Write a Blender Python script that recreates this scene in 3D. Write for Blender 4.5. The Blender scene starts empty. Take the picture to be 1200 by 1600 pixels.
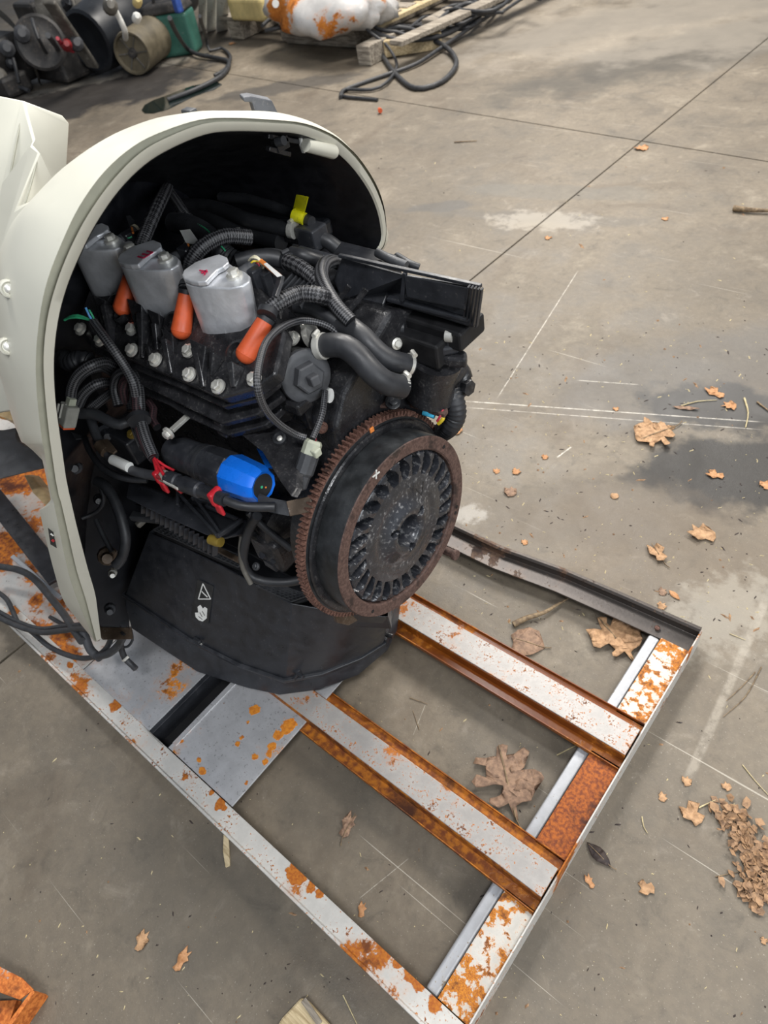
import bpy, math, random
from mathutils import Vector, Matrix
V = Vector
random.seed(7)
PI = math.pi
C = bpy.context.scene.collection
sc = bpy.context.scene

# ---------------------------------------------------------------- camera
CAM = V((0, 0, 1.42))
RX = V((0.763903, 0.62583779, -0.15741429))      # camera right, in world axes
RY = V((0.38490913, -0.63765694, -0.667262))     # camera down
RZ = V((-0.51797409, 0.44913325, -0.72799874))   # camera forward
F = 1085.0
cd = bpy.data.cameras.new('camera')
cd.sensor_fit = 'VERTICAL'; cd.sensor_height = 36; cd.sensor_width = 27
cd.lens = F / 1600 * 36
cd.clip_start = 0.05; cd.clip_end = 200
cd.dof.use_dof = True; cd.dof.focus_distance = 1.1; cd.dof.aperture_fstop = 7
cam = bpy.data.objects.new('camera', cd); C.objects.link(cam)
cam.matrix_world = Matrix(((RX.x, -RY.x, -RZ.x, CAM.x), (RX.y, -RY.y, -RZ.y, CAM.y), (RX.z, -RY.z, -RZ.z, CAM.z), (0, 0, 0, 1)))
sc.camera = cam

# ---------------------------------------------------------------- world, lights, exposure
w = bpy.data.worlds.new('world'); sc.world = w; w.use_nodes = True
w.node_tree.nodes['Background'].inputs[0].default_value = (0.80, 0.88, 1.0, 1)
w.node_tree.nodes['Background'].inputs[1].default_value = 0.25
def area(name, loc, tgt, sx, sy, e, col=(1, 1, 1)):
    l = bpy.data.lights.new(name, 'AREA'); l.shape = 'RECTANGLE'; l.size = sx; l.size_y = sy; l.energy = e; l.color = col
    o = bpy.data.objects.new(name, l); C.objects.link(o); o.location = loc
    o.rotation_euler = (V(tgt) - V(loc)).to_track_quat('-Z', 'Y').to_euler()
area('shop_light_main', (-2.3, 1.7, 4.2), (-0.6, 0.4, 0), 1.3, 0.5, 112, (1, 0.98, 0.95))
area('shop_light_far', (-3.5, 6.0, 5.0), (-3.0, 4.5, 0), 2.5, 2.5, 430, (1, 0.95, 0.88))
area('shop_light_right', (1.6, 4.5, 4.6), (-0.2, 2.5, 0), 1.6, 1.2, 165, (1, 0.95, 0.88))
area('cavity_fill_light', (3.2, -0.3, 2.2), (-0.9, 0.5, 0.8), 2.0, 1.4, 75, (0.93, 0.97, 1))  # made-up fill lamp, added low in front to reach the rear injector cans
area('shop_light_near', (0.7, -0.7, 3.9), (-0.8, 0.4, 0.7), 1.2, 0.4, 66, (0.97, 0.98, 1))
sc.view_settings.view_transform = 'Standard'
sc.view_settings.look = 'None'
sc.view_settings.gamma = 1
sc.view_settings.use_curve_mapping = False
sc.view_settings.exposure = 0.25

# ---------------------------------------------------------------- point helpers: where a sight line meets a real plane of the place
def ray(px, py): return RX * ((px - 600) / F) + RY * ((py - 800) / F) + RZ
def P(px, py, z):
    d = ray(px, py); return CAM + d * ((z - CAM.z) / d.z)
def PX(px, py, x):
    d = ray(px, py); return CAM + d * (x / d.x)
def PN(px, py, n, p0):
    d = ray(px, py); return CAM + d * (V(n).dot(V(p0) - CAM) / V(n).dot(d))
HN = V((0, -0.5, 0.866)).normalized(); HP = V((-0.65, 0.34, 0.87))
def PH(px, py, h=0.0): return PN(px, py, HN, HP + HN * h)
def PL(pts): return [P(*p) for p in pts]

# ---------------------------------------------------------------- materials
MATS = {}
def nd(nt, t, **k):
    n = nt.nodes.new(t)
    for a, b in k.items():
        if a.startswith('i_'):
            n.inputs[a[2:].replace('_', ' ')].default_value = b
        else: setattr(n, a, b)
    return n
def lk(nt, a, b): nt.links.new(a, b)
def rgba(c): return (c[0], c[1], c[2], 1)
def hexc(h):
    c = [int(h[i:i + 2], 16) / 255 for i in (0, 2, 4)]
    return tuple(x / 12.92 if x < .04045 else ((x + .055) / 1.055) ** 2.4 for x in c)
def ramp(nt, fac, a, b, ca=0.0, cb=1.0):
    n = nd(nt, 'ShaderNodeMapRange'); n.interpolation_type = 'SMOOTHSTEP'
    n.inputs['From Min'].default_value = a; n.inputs['From Max'].default_value = b
    n.inputs['To Min'].default_value = ca; n.inputs['To Max'].default_value = cb
    lk(nt, fac, n.inputs['Value']); return n.outputs[0]
def mixc(nt, f, a, b):
    n = nd(nt, 'ShaderNodeMix', data_type='RGBA')
    if isinstance(f, (int, float)): n.inputs[0].default_value = f
    else: lk(nt, f, n.inputs[0])
    for s, v in ((6, a), (7, b)):
        if isinstance(v, tuple): n.inputs[s].default_value = rgba(v)
        else: lk(nt, v, n.inputs[s])
    return n.outputs[2]
def math_(nt, op, a, b=None):
    n = nd(nt, 'ShaderNodeMath', operation=op)
    for i, v in enumerate((a, b)):
        if v is None: continue
        if isinstance(v, (int, float)): n.inputs[i].default_value = v
        else: lk(nt, v, n.inputs[i])
    return n.outputs[0]
def noise(nt, vec, scale, detail=4, rough=0.55, dist=0.0):
    n = nd(nt, 'ShaderNodeTexNoise'); n.inputs['Scale'].default_value = scale; n.inputs['Detail'].default_value = detail
    n.inputs['Roughness'].default_value = rough; n.inputs['Distortion'].default_value = dist
    lk(nt, vec, n.inputs['Vector']); return n.outputs[0]
def new(name):
    m = bpy.data.materials.new(name); m.use_nodes = True
    nt = m.node_tree; b = nt.nodes['Principled BSDF']
    g = nd(nt, 'ShaderNodeNewGeometry')
    MATS[name] = m; return m, nt, b, g.outputs['Position']
def bump(nt, b, h, s=0.3, d=0.002):
    n = nd(nt, 'ShaderNodeBump'); n.inputs['Strength'].default_value = s; n.inputs['Distance'].default_value = d
    lk(nt, h, n.inputs['Height']); lk(nt, n.outputs[0], b.inputs['Normal'])
def M(name, col, rough=0.5, metal=0.0, var=0.25, dust_glint=0.0, dcol=(0.35, 0.33, 0.3), bs=0.15, sc_=40, coat=0.0, spec=0.5):
    if name in MATS: return MATS[name]
    m, nt, b, pos = new(name)
    n1 = noise(nt, pos, sc_, 5); n2 = noise(nt, pos, sc_ * 6, 3)
    dk = tuple(c * (1 - var) for c in col); lt = tuple(min(1, c * (1 + var)) for c in col)
    c = mixc(nt, ramp(nt, n1, 0.3, 0.7), dk, lt)
    if dust_glint:
        f = ramp(nt, n2, 0.62 - dust_glint * 0.25, 0.75, 0, min(1, dust_glint * 1.6))
        f = math_(nt, 'MULTIPLY', f, ramp(nt, n1, 0.4, 0.6))
        c = mixc(nt, f, c, dcol)
    lk(nt, c, b.inputs['Base Color'])
    b.inputs['Metallic'].default_value = metal
    lk(nt, ramp(nt, n1, 0.25, 0.75, max(0.05, rough - 0.1), min(1, rough + 0.12)), b.inputs['Roughness'])
    b.inputs['Coat Weight'].default_value = coat
    b.inputs['Specular IOR Level'].default_value = spec
    bump(nt, b, n2, bs, 0.001)
    return m
def rusty(name, base, rust1, rust2, amount, metal=0.6, rough=0.38, scale=22, grit=0.0, spots=0.5, wb=0.75, wm=0.35, blots=()):
    m, nt, b, pos = new(name)
    big = noise(nt, pos, scale * 0.28, 3, 0.5); med = noise(nt, pos, scale, 8, 0.62, 0.2); fine = noise(nt, pos, scale * 7, 4, 0.6)
    f = math_(nt, 'ADD', math_(nt, 'MULTIPLY', big, wb), math_(nt, 'MULTIPLY', med, wm))
    f = math_(nt, 'ADD', f, math_(nt, 'MULTIPLY', fine, 0.12))
    th = 0.80 - amount * 0.40
    mask = ramp(nt, f, th, th + 0.03)
    halo = ramp(nt, f, th - 0.05, th + 0.01)
    sp = ramp(nt, math_(nt, 'ADD', math_(nt, 'MULTIPLY', fine, 0.6), math_(nt, 'MULTIPLY', med, 0.4)), 0.66 - spots * 0.09, 0.69 - spots * 0.07)
    mask = math_(nt, 'MAXIMUM', mask, sp)
    for px, py, r in blots:         # stains that sit on the metal itself
        o = P(px, py, .06); vm = nd(nt, 'ShaderNodeVectorMath', operation='DISTANCE'); lk(nt, pos, vm.inputs[0]); vm.inputs[1].default_value = tuple(o)
        dd = math_(nt, 'ADD', vm.outputs['Value'], math_(nt, 'MULTIPLY', math_(nt, 'SUBTRACT', med, 0.5), r * 4.5))
        mask = math_(nt, 'MAXIMUM', mask, ramp(nt, dd, r * .85, r * 1.05, 1, 0))
    rc = mixc(nt, ramp(nt, fine, 0.35, 0.65), rust1, rust2)
    rc = mixc(nt, ramp(nt, med, 0.52, 0.68), rc, tuple(x * 0.4 for x in rust1))
    bc = mixc(nt, ramp(nt, med, 0.3, 0.7), tuple(x * 0.82 for x in base), base)
    if grit: bc = mixc(nt, ramp(nt, fine, 0.6, 0.68, 0, grit), bc, (0.06, 0.05, 0.045))
    bc = mixc(nt, math_(nt, 'MULTIPLY', halo, 0.4), bc, tuple(0.5 * x + 0.5 * y for x, y in zip(base, rust2)))
    lk(nt, mixc(nt, mask, bc, rc), b.inputs['Base Color'])
    lk(nt, ramp(nt, mask, 0, 1, metal, 0.0), b.inputs['Metallic'])
    lk(nt, ramp(nt, mask, 0, 1, rough, 0.72), b.inputs['Roughness'])
    bump(nt, b, math_(nt, 'ADD', mask, math_(nt, 'MULTIPLY', fine, 0.5)), 0.35, 0.0012)
    return m
ORANGE, BROWN = hexc('b56c1a'), hexc('7a3a12')
rusty('galv', hexc('cdcccd'), hexc('9a5418'), ORANGE, 0.30, spots=0.55)
rusty('galv_rusty', hexc('cbc8c2'), hexc('9a5014'), ORANGE, 0.24, metal=0.15, rough=0.5, scale=26, spots=1.1, blots=((290, 1211, .013), (345, 1257, .010), (330, 1238, .006), (458, 1366, .013), (470, 1375, .013), (485, 1386, .010), (500, 1396, .008), (622, 1505, .010), (640, 1520, .011), (655, 1535, .010), (680, 1568, .012), (605, 1492, .007), (350, 1262, .006), (180, 1105, .012), (110, 1040, .01), (30, 950, .02)))
rusty('plate_rusty', hexc('ccc8c0'), hexc('9a5418'), hexc('c8801e'), 0.50, metal=0.1, rough=0.5, scale=60, spots=1.0, wb=0.45, wm=0.65)
rusty('galv_very_rusty', hexc('e0dcd2'), hexc('6e3212'), hexc('a85a18'), 0.72, metal=0.1, rough=0.45, scale=22, spots=0.8)
rusty('beam_top', hexc('b0aca8'), hexc('9c5a26'), hexc('b8702c'), 0.22, metal=0.3, rough=0.5, scale=36, spots=1.15)
rusty('beam_flange', hexc('7a3f14'), hexc('6e3610'), hexc('b06a14'), 0.50, metal=0.0, rough=0.3, scale=9, spots=0.3)
rusty('deck', hexc('c6c6c8'), hexc('b4661a'), hexc('d08420'), 0.31, metal=0.45, rough=0.40, scale=24, grit=0.5, spots=0.1, blots=((398, 1110, .009), (387, 1131, .007), (372, 1163, .007), (379, 1152, .008), (450, 1137, .013), (435, 1150, .010), (426, 1168, .009), (421, 1178, .009), (400, 1183, .008), (312, 1186, .008), (316, 1205, .007), (386, 1223, .007), (284, 1160, .007), (415, 1190, .007)))
rusty('deck_old', hexc('c2c0bc'), hexc('7a3a18'), hexc('c07018'), 0.46, metal=0.25, rough=0.42, scale=12, grit=0.7, spots=0.4)
rusty('tube_grey', hexc('b4b6ba'), hexc('a58c60'), hexc('9a8a6a'), 0.10, metal=0.35, rough=0.45, scale=30, spots=0.5)
rusty('rail_dark', hexc('5c5652'), hexc('4c362c'), hexc('66503f'), 0.33, metal=0.6, rough=0.4, scale=20, spots=0.8)
rusty('iron_rust', hexc('3a322f'), hexc('43302a'), hexc('5e4840'), 0.85, metal=0.35, rough=0.55, scale=30, spots=0.8)
rusty('gear_rust', hexc('2a2421'), hexc('4a3026'), hexc('735246'), 0.75, metal=0.4, rough=0.5, scale=40, spots=0.8)
rusty('orange_steel', hexc('b0a8a0'), hexc('a2521a'), hexc('d07a35'), 0.9, metal=0.1, rough=0.6, scale=20)
K = 0.012
M('black_plastic', (0.022, 0.0235, 0.028), 0.36, 0, 0.2, 0.10, bs=0.05)
M('black_dark', (0.005, 0.005, 0.006), 0.6, 0, 0.2, 0.0, bs=0.05)
M('black_liner', (0.004, 0.0045, 0.007), 0.5, 0, 0.2, 0.0, bs=0.05)
M('black_metal', (0.018, 0.018, 0.020), 0.30, 0.0, 0.3, 0.38, dcol=(0.12, 0.115, 0.11), bs=0.5)  # grey specks are dust and also paint in the castings' white glints
M('flywheel_black', (0.026, 0.028, 0.034), 0.30, 0.15, 0.25, 0.42, dcol=(0.36, 0.36, 0.36), bs=0.5, sc_=26, coat=0.2)
M('drum_black', (0.025, 0.027, 0.029), 0.42, 0.2, 0.35, 0.10, dcol=(0.15, 0.12, 0.1), bs=0.3)
M('rubber', (0.020, 0.021, 0.024), 0.48, 0, 0.15, 0.10, dcol=(0.10, 0.10, 0.10), bs=0.15)
M('rubber_grey', (0.045, 0.047, 0.052), 0.5, 0, 0.2, 0.15, dcol=(0.2, 0.19, 0.18))
M('aluminium', hexc('d2d4d8'), 0.38, 0.5, 0.15, 0.3, dcol=(0.75, 0.75, 0.75), bs=0.35, sc_=30)
M('zinc', hexc('d6d4cc'), 0.35, 0.55, 0.15, 0.3, dcol=(0.3, 0.28, 0.25))
M('orange_rubber', hexc('c8552c'), 0.5, 0, 0.12, 0.12, dcol=(0.25, 0.1, 0.05), bs=0.1)
M('blue_plastic', hexc('1672e6'), 0.3, 0, 0.05, 0, coat=0.3, bs=0.03)
M('yellow_tape', hexc('d9d414'), 0.5, 0, 0.1, 0.35, dcol=(0.12, 0.11, 0.03), sc_=60)
M('red_plastic', hexc('b3202c'), 0.4, 0, 0.2)
M('dark_red', hexc('7a1c20'), 0.45, 0, 0.3)
M('white_label', hexc('dcdcd8'), 0.5, 0, 0.06, 0.08)
M('grey_connector', hexc('8f8e86'), 0.5, 0, 0.15, 0.2)
M('pale_connector', hexc('a7aa98'), 0.5, 0, 0.12, 0.2)
M('green_wire', hexc('3fae7c'), 0.4); M('blue_wire', hexc('5a9ad0'), 0.4); M('cyan_sleeve', hexc('49b6dc'), 0.45)
M('yellow_wire', hexc('c9b02a'), 0.4); M('red_wire', hexc('a83040'), 0.4); M('white_wire', hexc('c8c2a8'), 0.4)
M('brass', hexc('85702f'), 0.4, 0.3, 0.2, 0.2)
M('cowl_white', hexc('c9c7b9'), 0.38, 0, 0.03, 0.05, dcol=(0.4, 0.36, 0.28), bs=0.02, sc_=9)
M('cowl_groove', hexc('b4b3a3'), 0.4, 0, 0.05, 0.1, dcol=(0.3, 0.28, 0.22))
M('white_latch', hexc('e6e6e0'), 0.35, 0, 0.04, 0.1)
M('midsection_tan', hexc('b8a078'), 0.45, 0, 0.25, 0.3)
M('rust_leaf', hexc('a5733e'), 0.5, 0, 0.3)
M('grey_rubber_trim', hexc('505257'), 0.55, 0, 0.2, 0.2)
M('teal_paint', hexc('1f6f66'), 0.5, 0, 0.2)
M('red_mark', hexc('b02348'), 0.5); M('ink', (0.02, 0.02, 0.02), 0.6)
M('orange_label', hexc('d9803c'), 0.5); M('white_paint', hexc('cfcfca'), 0.6)
M('cable_black', (0.03, 0.031, 0.034), 0.5, 0, 0.25, 0.25, dcol=(0.16, 0.15, 0.14))
M('bracket_brown', hexc('57493c'), 0.45, 0.4, 0.25, 0.3)
M('green_jug', hexc('335f54'), 0.4, 0, 0.2, 0.1, sc_=8)
M('dirty_black', (0.03, 0.028, 0.027), 0.5, 0, 0.4, 0.5, dcol=(0.13, 0.11, 0.09), sc_=8)
M('navy_cowl', hexc('181b20'), 0.4, 0, 0.2, 0.05, sc_=6)
M('grime_grey', hexc('5d5a54'), 0.55, 0.2, 0.4, 0.5, dcol=(0.3, 0.28, 0.25), sc_=7)
M('olive_tank', hexc('5e5645'), 0.6, 0, 0.3, 0.4, dcol=(0.1, 0.09, 0.07), sc_=9)
M('plastic_bag', hexc('c9c7c4'), 0.3, 0, 0.15, 0.3, dcol=(0.5, 0.25, 0.06), sc_=7)
M('bag_orange', hexc('b9691d'), 0.5, 0, 0.3)
M('yellow_foam', hexc('c2b079'), 0.8, 0, 0.15, 0.2, sc_=14)
M('peeling_white', hexc('c9c8c0'), 0.7, 0, 0.1, 0.6, dcol=(0.2, 0.17, 0.13), sc_=10)
M('oil', (0.004, 0.012, 0.010), 0.06, 0, 0.1, coat=1.0, bs=0.0)
M('blue_paint', hexc('27468c'), 0.5)

def wood(name, a, b_, s=(4, 40, 40)):
    m, nt, b, _ = new(name)
    tc = nd(nt, 'ShaderNodeTexCoord'); mp = nd(nt, 'ShaderNodeMapping'); mp.inputs['Scale'].default_value = s
    lk(nt, tc.outputs['Object'], mp.inputs['Vector'])
    n = noise(nt, mp.outputs[0], 2.0, 6, 0.65, 0.4)
    lk(nt, mixc(nt, ramp(nt, n, 0.35, 0.65), a, b_), b.inputs['Base Color']); b.inputs['Roughness'].default_value = 0.85
    bump(nt, b, n, 0.5, 0.002); return m
wood('grey_wood', hexc('6a6156'), hexc('a79e90')); wood('pale_wood', hexc('9b8764'), hexc('cdbb97'), (6, 60, 60))
def leafmat(name, a, b_):
    m, nt, b, pos = new(name)
    n = noise(nt, pos, 90, 6, 0.65)
    lk(nt, mixc(nt, ramp(nt, n, 0.3, 0.7), a, b_), b.inputs['Base Color']); b.inputs['Roughness'].default_value = 0.7
    bump(nt, b, n, 0.5, 0.001); return m
leafmat('leaf_tan', hexc('8c6b4b'), hexc('bd9670')); leafmat('leaf_brown', hexc('6d5545'), hexc('9a7c64'))
leafmat('leaf_orange', hexc('9c6c42'), hexc('c4946a')); leafmat('leaf_dark', hexc('2a2222'), hexc('41352f'))
leafmat('leaf_crumb', hexc('6e5540'), hexc('a98562')); leafmat('twig', hexc('574636'), hexc('8f7a5c')); leafmat('straw', hexc('a59672'), hexc('cfc096'))

def braid(name, col, hi, pu, pv, strength=1.0):
    m, nt, b, pos = new(name)
    uv = nd(nt, 'ShaderNodeUVMap'); mp = nd(nt, 'ShaderNodeMapping'); mp.inputs['Scale'].default_value = (pu, pv, 1); mp.inputs['Rotation'].default_value = (0, 0, 0.78)
    lk(nt, uv.outputs[0], mp.inputs['Vector'])
    ck = nd(nt, 'ShaderNodeTexChecker'); ck.inputs['Scale'].default_value = 1.0; lk(nt, mp.outputs[0], ck.inputs['Vector'])
    lk(nt, mixc(nt, ck.outputs['Fac'], col, hi), b.inputs['Base Color']); b.inputs['Roughness'].default_value = 0.45
    bump(nt, b, ck.outputs['Fac'], strength, 0.0012); return m
braid('braided', (0.010, 0.010, 0.012), (0.10, 0.10, 0.105), 12, 420)
braid('braided_red', (0.012, 0.012, 0.014), (0.09, 0.045, 0.05), 12, 420)

# concrete floor
def floor_mat():
    m, nt, b, pos = new('concrete')
    big = noise(nt, pos, 0.9, 4, 0.6); med = noise(nt, pos, 4.5, 6, 0.62, 0.3); fine = noise(nt, pos, 45, 5, 0.7); grit = noise(nt, pos, 260, 3, 0.6)
    c = mixc(nt, ramp(nt, big, 0.3, 0.7), hexc('665d50'), hexc('7f7464'))
    c = mixc(nt, ramp(nt, med, 0.28, 0.52, 0.55, 0), c, hexc('57524a'))
    c = mixc(nt, ramp(nt, med, 0.55, 0.75, 0, 0.45), c, hexc('a79d8c'))
    c = mixc(nt, ramp(nt, fine, 0.35, 0.65, 0.25, 0), c, hexc('4b463f'))
    c = mixc(nt, ramp(nt, grit, 0.64, 0.72, 0, 0.5), c, hexc('b8b0a2'))
    c = mixc(nt, ramp(nt, grit, 0.26, 0.34, 0.4, 0), c, hexc('3a352f'))
    m2 = noise(nt, pos, 14, 8, 0.72, 0.6); m3 = noise(nt, pos, 2.2, 6, 0.65, 0.8)
    c = mixc(nt, ramp(nt, m2, 0.54, 0.74, 0, 0.3), c, hexc('a2988a'))
    c = mixc(nt, ramp(nt, m2, 0.30, 0.47, 0.55, 0), c, hexc('4c463d'))
    c = mixc(nt, ramp(nt, m3, 0.52, 0.70, 0, 0.5), c, hexc('55493c'))
    # scratches: thin pale streaks from stretched noise
    for ang, s, th, amt in ((0.55, (1.2, 130, 1), 0.71, 0.5), (-0.1, (0.9, 95, 1), 0.73, 0.45), (1.15, (1.5, 120, 1), 0.72, 0.4)):
        mp = nd(nt, 'ShaderNodeMapping'); mp.inputs['Rotation'].default_value = (0, 0, ang); mp.inputs['Scale'].default_value = s
        lk(nt, pos, mp.inputs['Vector']); s1 = noise(nt, mp.outputs[0], 1.0, 3, 0.5)
        c = mixc(nt, ramp(nt, s1, th, th + 0.03, 0, amt), c, hexc('c9c2b4'))
    def blob(px, py, rx, ry, rot=0.0, ns=6.0, na=0.55, z=0.0):
        o = P(px, py, 0)
        mp = nd(nt, 'ShaderNodeMapping', vector_type='TEXTURE'); mp.inputs['Location'].default_value = (o.x, o.y, 0)
        mp.inputs['Rotation'].default_value = (0, 0, rot); mp.inputs['Scale'].default_value = (rx, ry, 1)
        lk(nt, pos, mp.inputs['Vector'])
        ln = nd(nt, 'ShaderNodeVectorMath', operation='LENGTH'); lk(nt, mp.outputs[0], ln.inputs[0])
        nn = noise(nt, pos, ns, 5, 0.6)
        return math_(nt, 'ADD', ln.outputs['Value'], math_(nt, 'MULTIPLY', math_(nt, 'SUBTRACT', nn, 0.5), na * 3))
    for (px, py, rx, ry, rot, col, amt, ns, soft) in (
        (1125, 635, 0.24, 0.10, 0.3, '2e2c2a', 0.95, 9, 0.35), (1165, 740, 0.26, 0.15, 0.5, '292725', 0.95, 7, 0.35),
        (1180, 580, 0.6, 0.22, 0.7, '5c5a58', 0.5, 6, 0.6), (905, 800, 0.28, 0.14, 0.6, '544d44', 0.5, 8, 0.7),
        (120, 150, 1.1, 0.55, 0.9, '2f2c2a', 0.95, 3, 0.3), (60, 90, 1.6, 1.2, 0.9, '23201e', 0.8, 2, 0.5), (300, 60, 1.3, 0.5, 0.7, '3b3733', 0.75, 3, 0.5),
        (450, 135, 0.55, 0.13, 0.65, '45413c', 0.8, 6, 0.4), (690, 323, 0.16, 0.05, 0.5, '55524e', 0.7, 9, 0.5),
        (1110, 70, 1.2, 0.35, 0.9, '48443d', 0.8, 3, 0.5), (1060, 15, 1.8, 0.3, 0.7, '4a4640', 0.6, 3, 0.6),
        (330, 1420, 0.2, 0.14, 0.3, '4f4a42', 0.45, 9, 0.8), (520, 1230, 0.16, 0.12, 0.3, '57524a', 0.3, 9, 0.8),
        (880, 300, 0.5, 0.07, 0.25, '6b675f', 0.55, 6, 0.6), (850, 340, 0.45, 0.05, 0.25, '5e5a54', 0.5, 6, 0.6),
        (790, 1450, 0.1, 0.07, 0.3, '4a453d', 0.5, 12, 0.8), (1030, 860, 0.35, 0.2, 0.3, '6a5a48', 0.3, 8, 0.8)):
        c = mixc(nt, ramp(nt, blob(px, py, rx, ry, rot, ns), 1.0 - soft * 0.6, 1.0 + soft * 0.5, amt, 0), c, hexc(col))
    for (px, py, rx, ry, rot, col, amt, ns) in ((730, 803, 0.06, 0.035, 0.5, 'b8b4ad', 0.45, 40), (850, 345, 0.25, 0.10, 0.3, 'a59d90', 0.6, 18),
                                                (1130, 960, 0.10, 0.18, -0.5, 'a59f92', 0.4, 24), (1000, 40, 1.5, 0.8, 0.2, 'a0978a', 0.4, 3), (170, 120, 0.9, 0.12, 0.85, '8a857c', 0.6, 8)):
        c = mixc(nt, ramp(nt, blob(px, py, rx, ry, rot, ns, 0.8), 0.5, 1.15, amt, 0), c, hexc(col))
    # pale drag lines and the dark hairline left on the slab
    def seg(a, b_, wdt, col, amt):
        nonlocal c
        pa, pb = P(*a, 0), P(*b_, 0); d = pb - pa; L = d.length; ang = math.atan2(d.y, d.x); mid = (pa + pb) / 2
        mp = nd(nt, 'ShaderNodeMapping', vector_type='TEXTURE'); mp.inputs['Location'].default_value = (mid.x, mid.y, 0); mp.inputs['Rotation'].default_value = (0, 0, ang)
        lk(nt, pos, mp.inputs['Vector']); sp = nd(nt, 'ShaderNodeSeparateXYZ'); lk(nt, mp.outputs[0], sp.inputs[0])
        fx = ramp(nt, math_(nt, 'ABSOLUTE', sp.outputs[0]), L * 0.5 * 0.85, L * 0.5, 1, 0)
        fy = ramp(nt, math_(nt, 'ABSOLUTE', sp.outputs[1]), wdt * 0.4, wdt, 1, 0)
        f = math_(nt, 'MULTIPLY', math_(nt, 'MULTIPLY', fx, fy), ramp(nt, fine, 0.35, 0.6, 0.25, 1))
        c = mixc(nt, math_(nt, 'MULTIPLY', f, amt), c, hexc(col))
    seg((700, 625), (1200, 660), 0.0028, 'd2ccc0', 0.75); seg((720, 636), (1200, 672), 0.0022, 'cfc8bc', 0.6)
    seg((775, 625), (905, 420), 0.0025, 'd2ccc0', 0.6); seg((870, 715), (893, 698), 0.003, 'e0dbd0', 0.7)
    seg((330, 1175), (372, 1128), 0.0013, 'c8c2b4', 0.6); seg((560, 1405), (640, 1340), 0.0011, 'c8c2b4', 0.5)
    seg((645, 1150), (665, 1100), 0.001, 'c8c2b4', 0.5); seg((900, 594), (1000, 601), 0.003, 'd2ccc0', 0.5); seg((1070, 1230), (1200, 930), 0.012, 'b2aa9c', 0.35)
    lk(nt, c, b.inputs['Base Color'])
    lk(nt, ramp(nt, med, 0.3, 0.7, 0.48, 0.68), b.inputs['Roughness'])
    bump(nt, b, math_(nt, 'ADD', fine, math_(nt, 'MULTIPLY', grit, 0.5)), 0.35, 0.0025)
    return m
floor_mat()

# ---------------------------------------------------------------- mesh helpers
def link(name, verts, faces, mat, parent=None, smooth=None, uvs=None, bevel=0, seg=2):
    verts = [V(v) for v in verts]
    o0 = V((0, 0, 0))
    if verts:
        lo = V([min(v[i] for v in verts) for i in range(3)]); hi = V([max(v[i] for v in verts) for i in range(3)])
        o0 = V(((lo.x + hi.x) / 2, (lo.y + hi.y) / 2, lo.z))
    me = bpy.data.meshes.new(name)
    me.from_pydata([tuple(v - o0) for v in verts], [], faces)
    if uvs:
        ul = me.uv_layers.new(name='UVMap')
        for i, u in enumerate(uvs): ul.data[i].uv = u
    mt = mat if isinstance(mat, (list, tuple)) else [mat]
    for m in mt: me.materials.append(MATS[m])
    me.update()
    if smooth is not None:
        for p in me.polygons: p.use_smooth = True
        me.set_sharp_from_angle(angle=math.radians(smooth))
    o = bpy.data.objects.new(name, me); C.objects.link(o)
    if parent is not None:
        o.parent = parent
        q = parent; base = V((0, 0, 0))
        while q is not None: base += q.location; q = q.parent
        o.location = o0 - base
    else: o.location = o0
    if bevel:
        bm = o.modifiers.new('bevel', 'BEVEL'); bm.width = bevel; bm.segments = seg; bm.limit_method = 'ANGLE'
    return o
def fixn(verts, faces):
    return faces
def thing(name, label, cat, loc=(0, 0, 0), group=None):
    o = bpy.data.objects.new(name, None); C.objects.link(o); o.location = loc; o.empty_display_size = 0.05
    o['label'] = label; o['category'] = cat
    if group: o['group'] = group
    return o
def tag(o, label, cat, group=None, kind=None):
    o['label'] = label; o['category'] = cat
    if group: o['group'] = group
    if kind: o['kind'] = kind
    return o
def lab(o, label): o['label'] = label; return o

def box_geo(c, sx, sy, sz, ax=None):
    c = V(c); X, Y, Z = ax if ax else (V((1, 0, 0)), V((0, 1, 0)), V((0, 0, 1)))
    vs = [c + X * (sx / 2 * a) + Y * (sy / 2 * b) + Z * (sz / 2 * d) for a in (-1, 1) for b in (-1, 1) for d in (-1, 1)]
    fs = [(0, 1, 3, 2), (4, 6, 7, 5), (0, 4, 5, 1), (2, 3, 7, 6), (0, 2, 6, 4), (1, 5, 7, 3)]
    return vs, fs
def axes(d, up=V((0, 0, 1))):
    d = V(d).normalized(); s = d.cross(up)
    if s.length < 1e-4: s = d.cross(V((0, 1, 0)))
    s.normalize(); return d, s, s.cross(d)
def box(name, c, sx, sy, sz, mat, parent=None, ax=None, bevel=0.002, seg=2):
    v, f = box_geo(c, sx, sy, sz, ax); return link(name, v, f, mat, parent, None, None, bevel, seg)
def merge(parts):
    vs, fs = [], []
    for v, f in parts:
        o = len(vs); vs += v; fs += [tuple(i + o for i in q) for q in f]
    return vs, fs
def bar_geo(a, b, w, h, up=V((0, 0, 1))):
    a, b = V(a), V(b); d = b - a; ax = axes(d, up)
    return box_geo((a + b) / 2, d.length, w, h, ax)
def prism_geo(pts, off):
    pts = [V(p) for p in pts]; off = V(off); n = len(pts)
    vs = pts + [p + off for p in pts]
    fs = [tuple(range(n)), tuple(range(2 * n - 1, n - 1, -1))] + [(i, i + n, (i + 1) % n + n, (i + 1) % n) for i in range(n)]
    nrm = V((0, 0, 0))
    for i in range(n): nrm += pts[i].cross(pts[(i + 1) % n])
    if nrm.dot(off) > 0: fs = [f[::-1] for f in fs]
    return vs, fs
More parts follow.
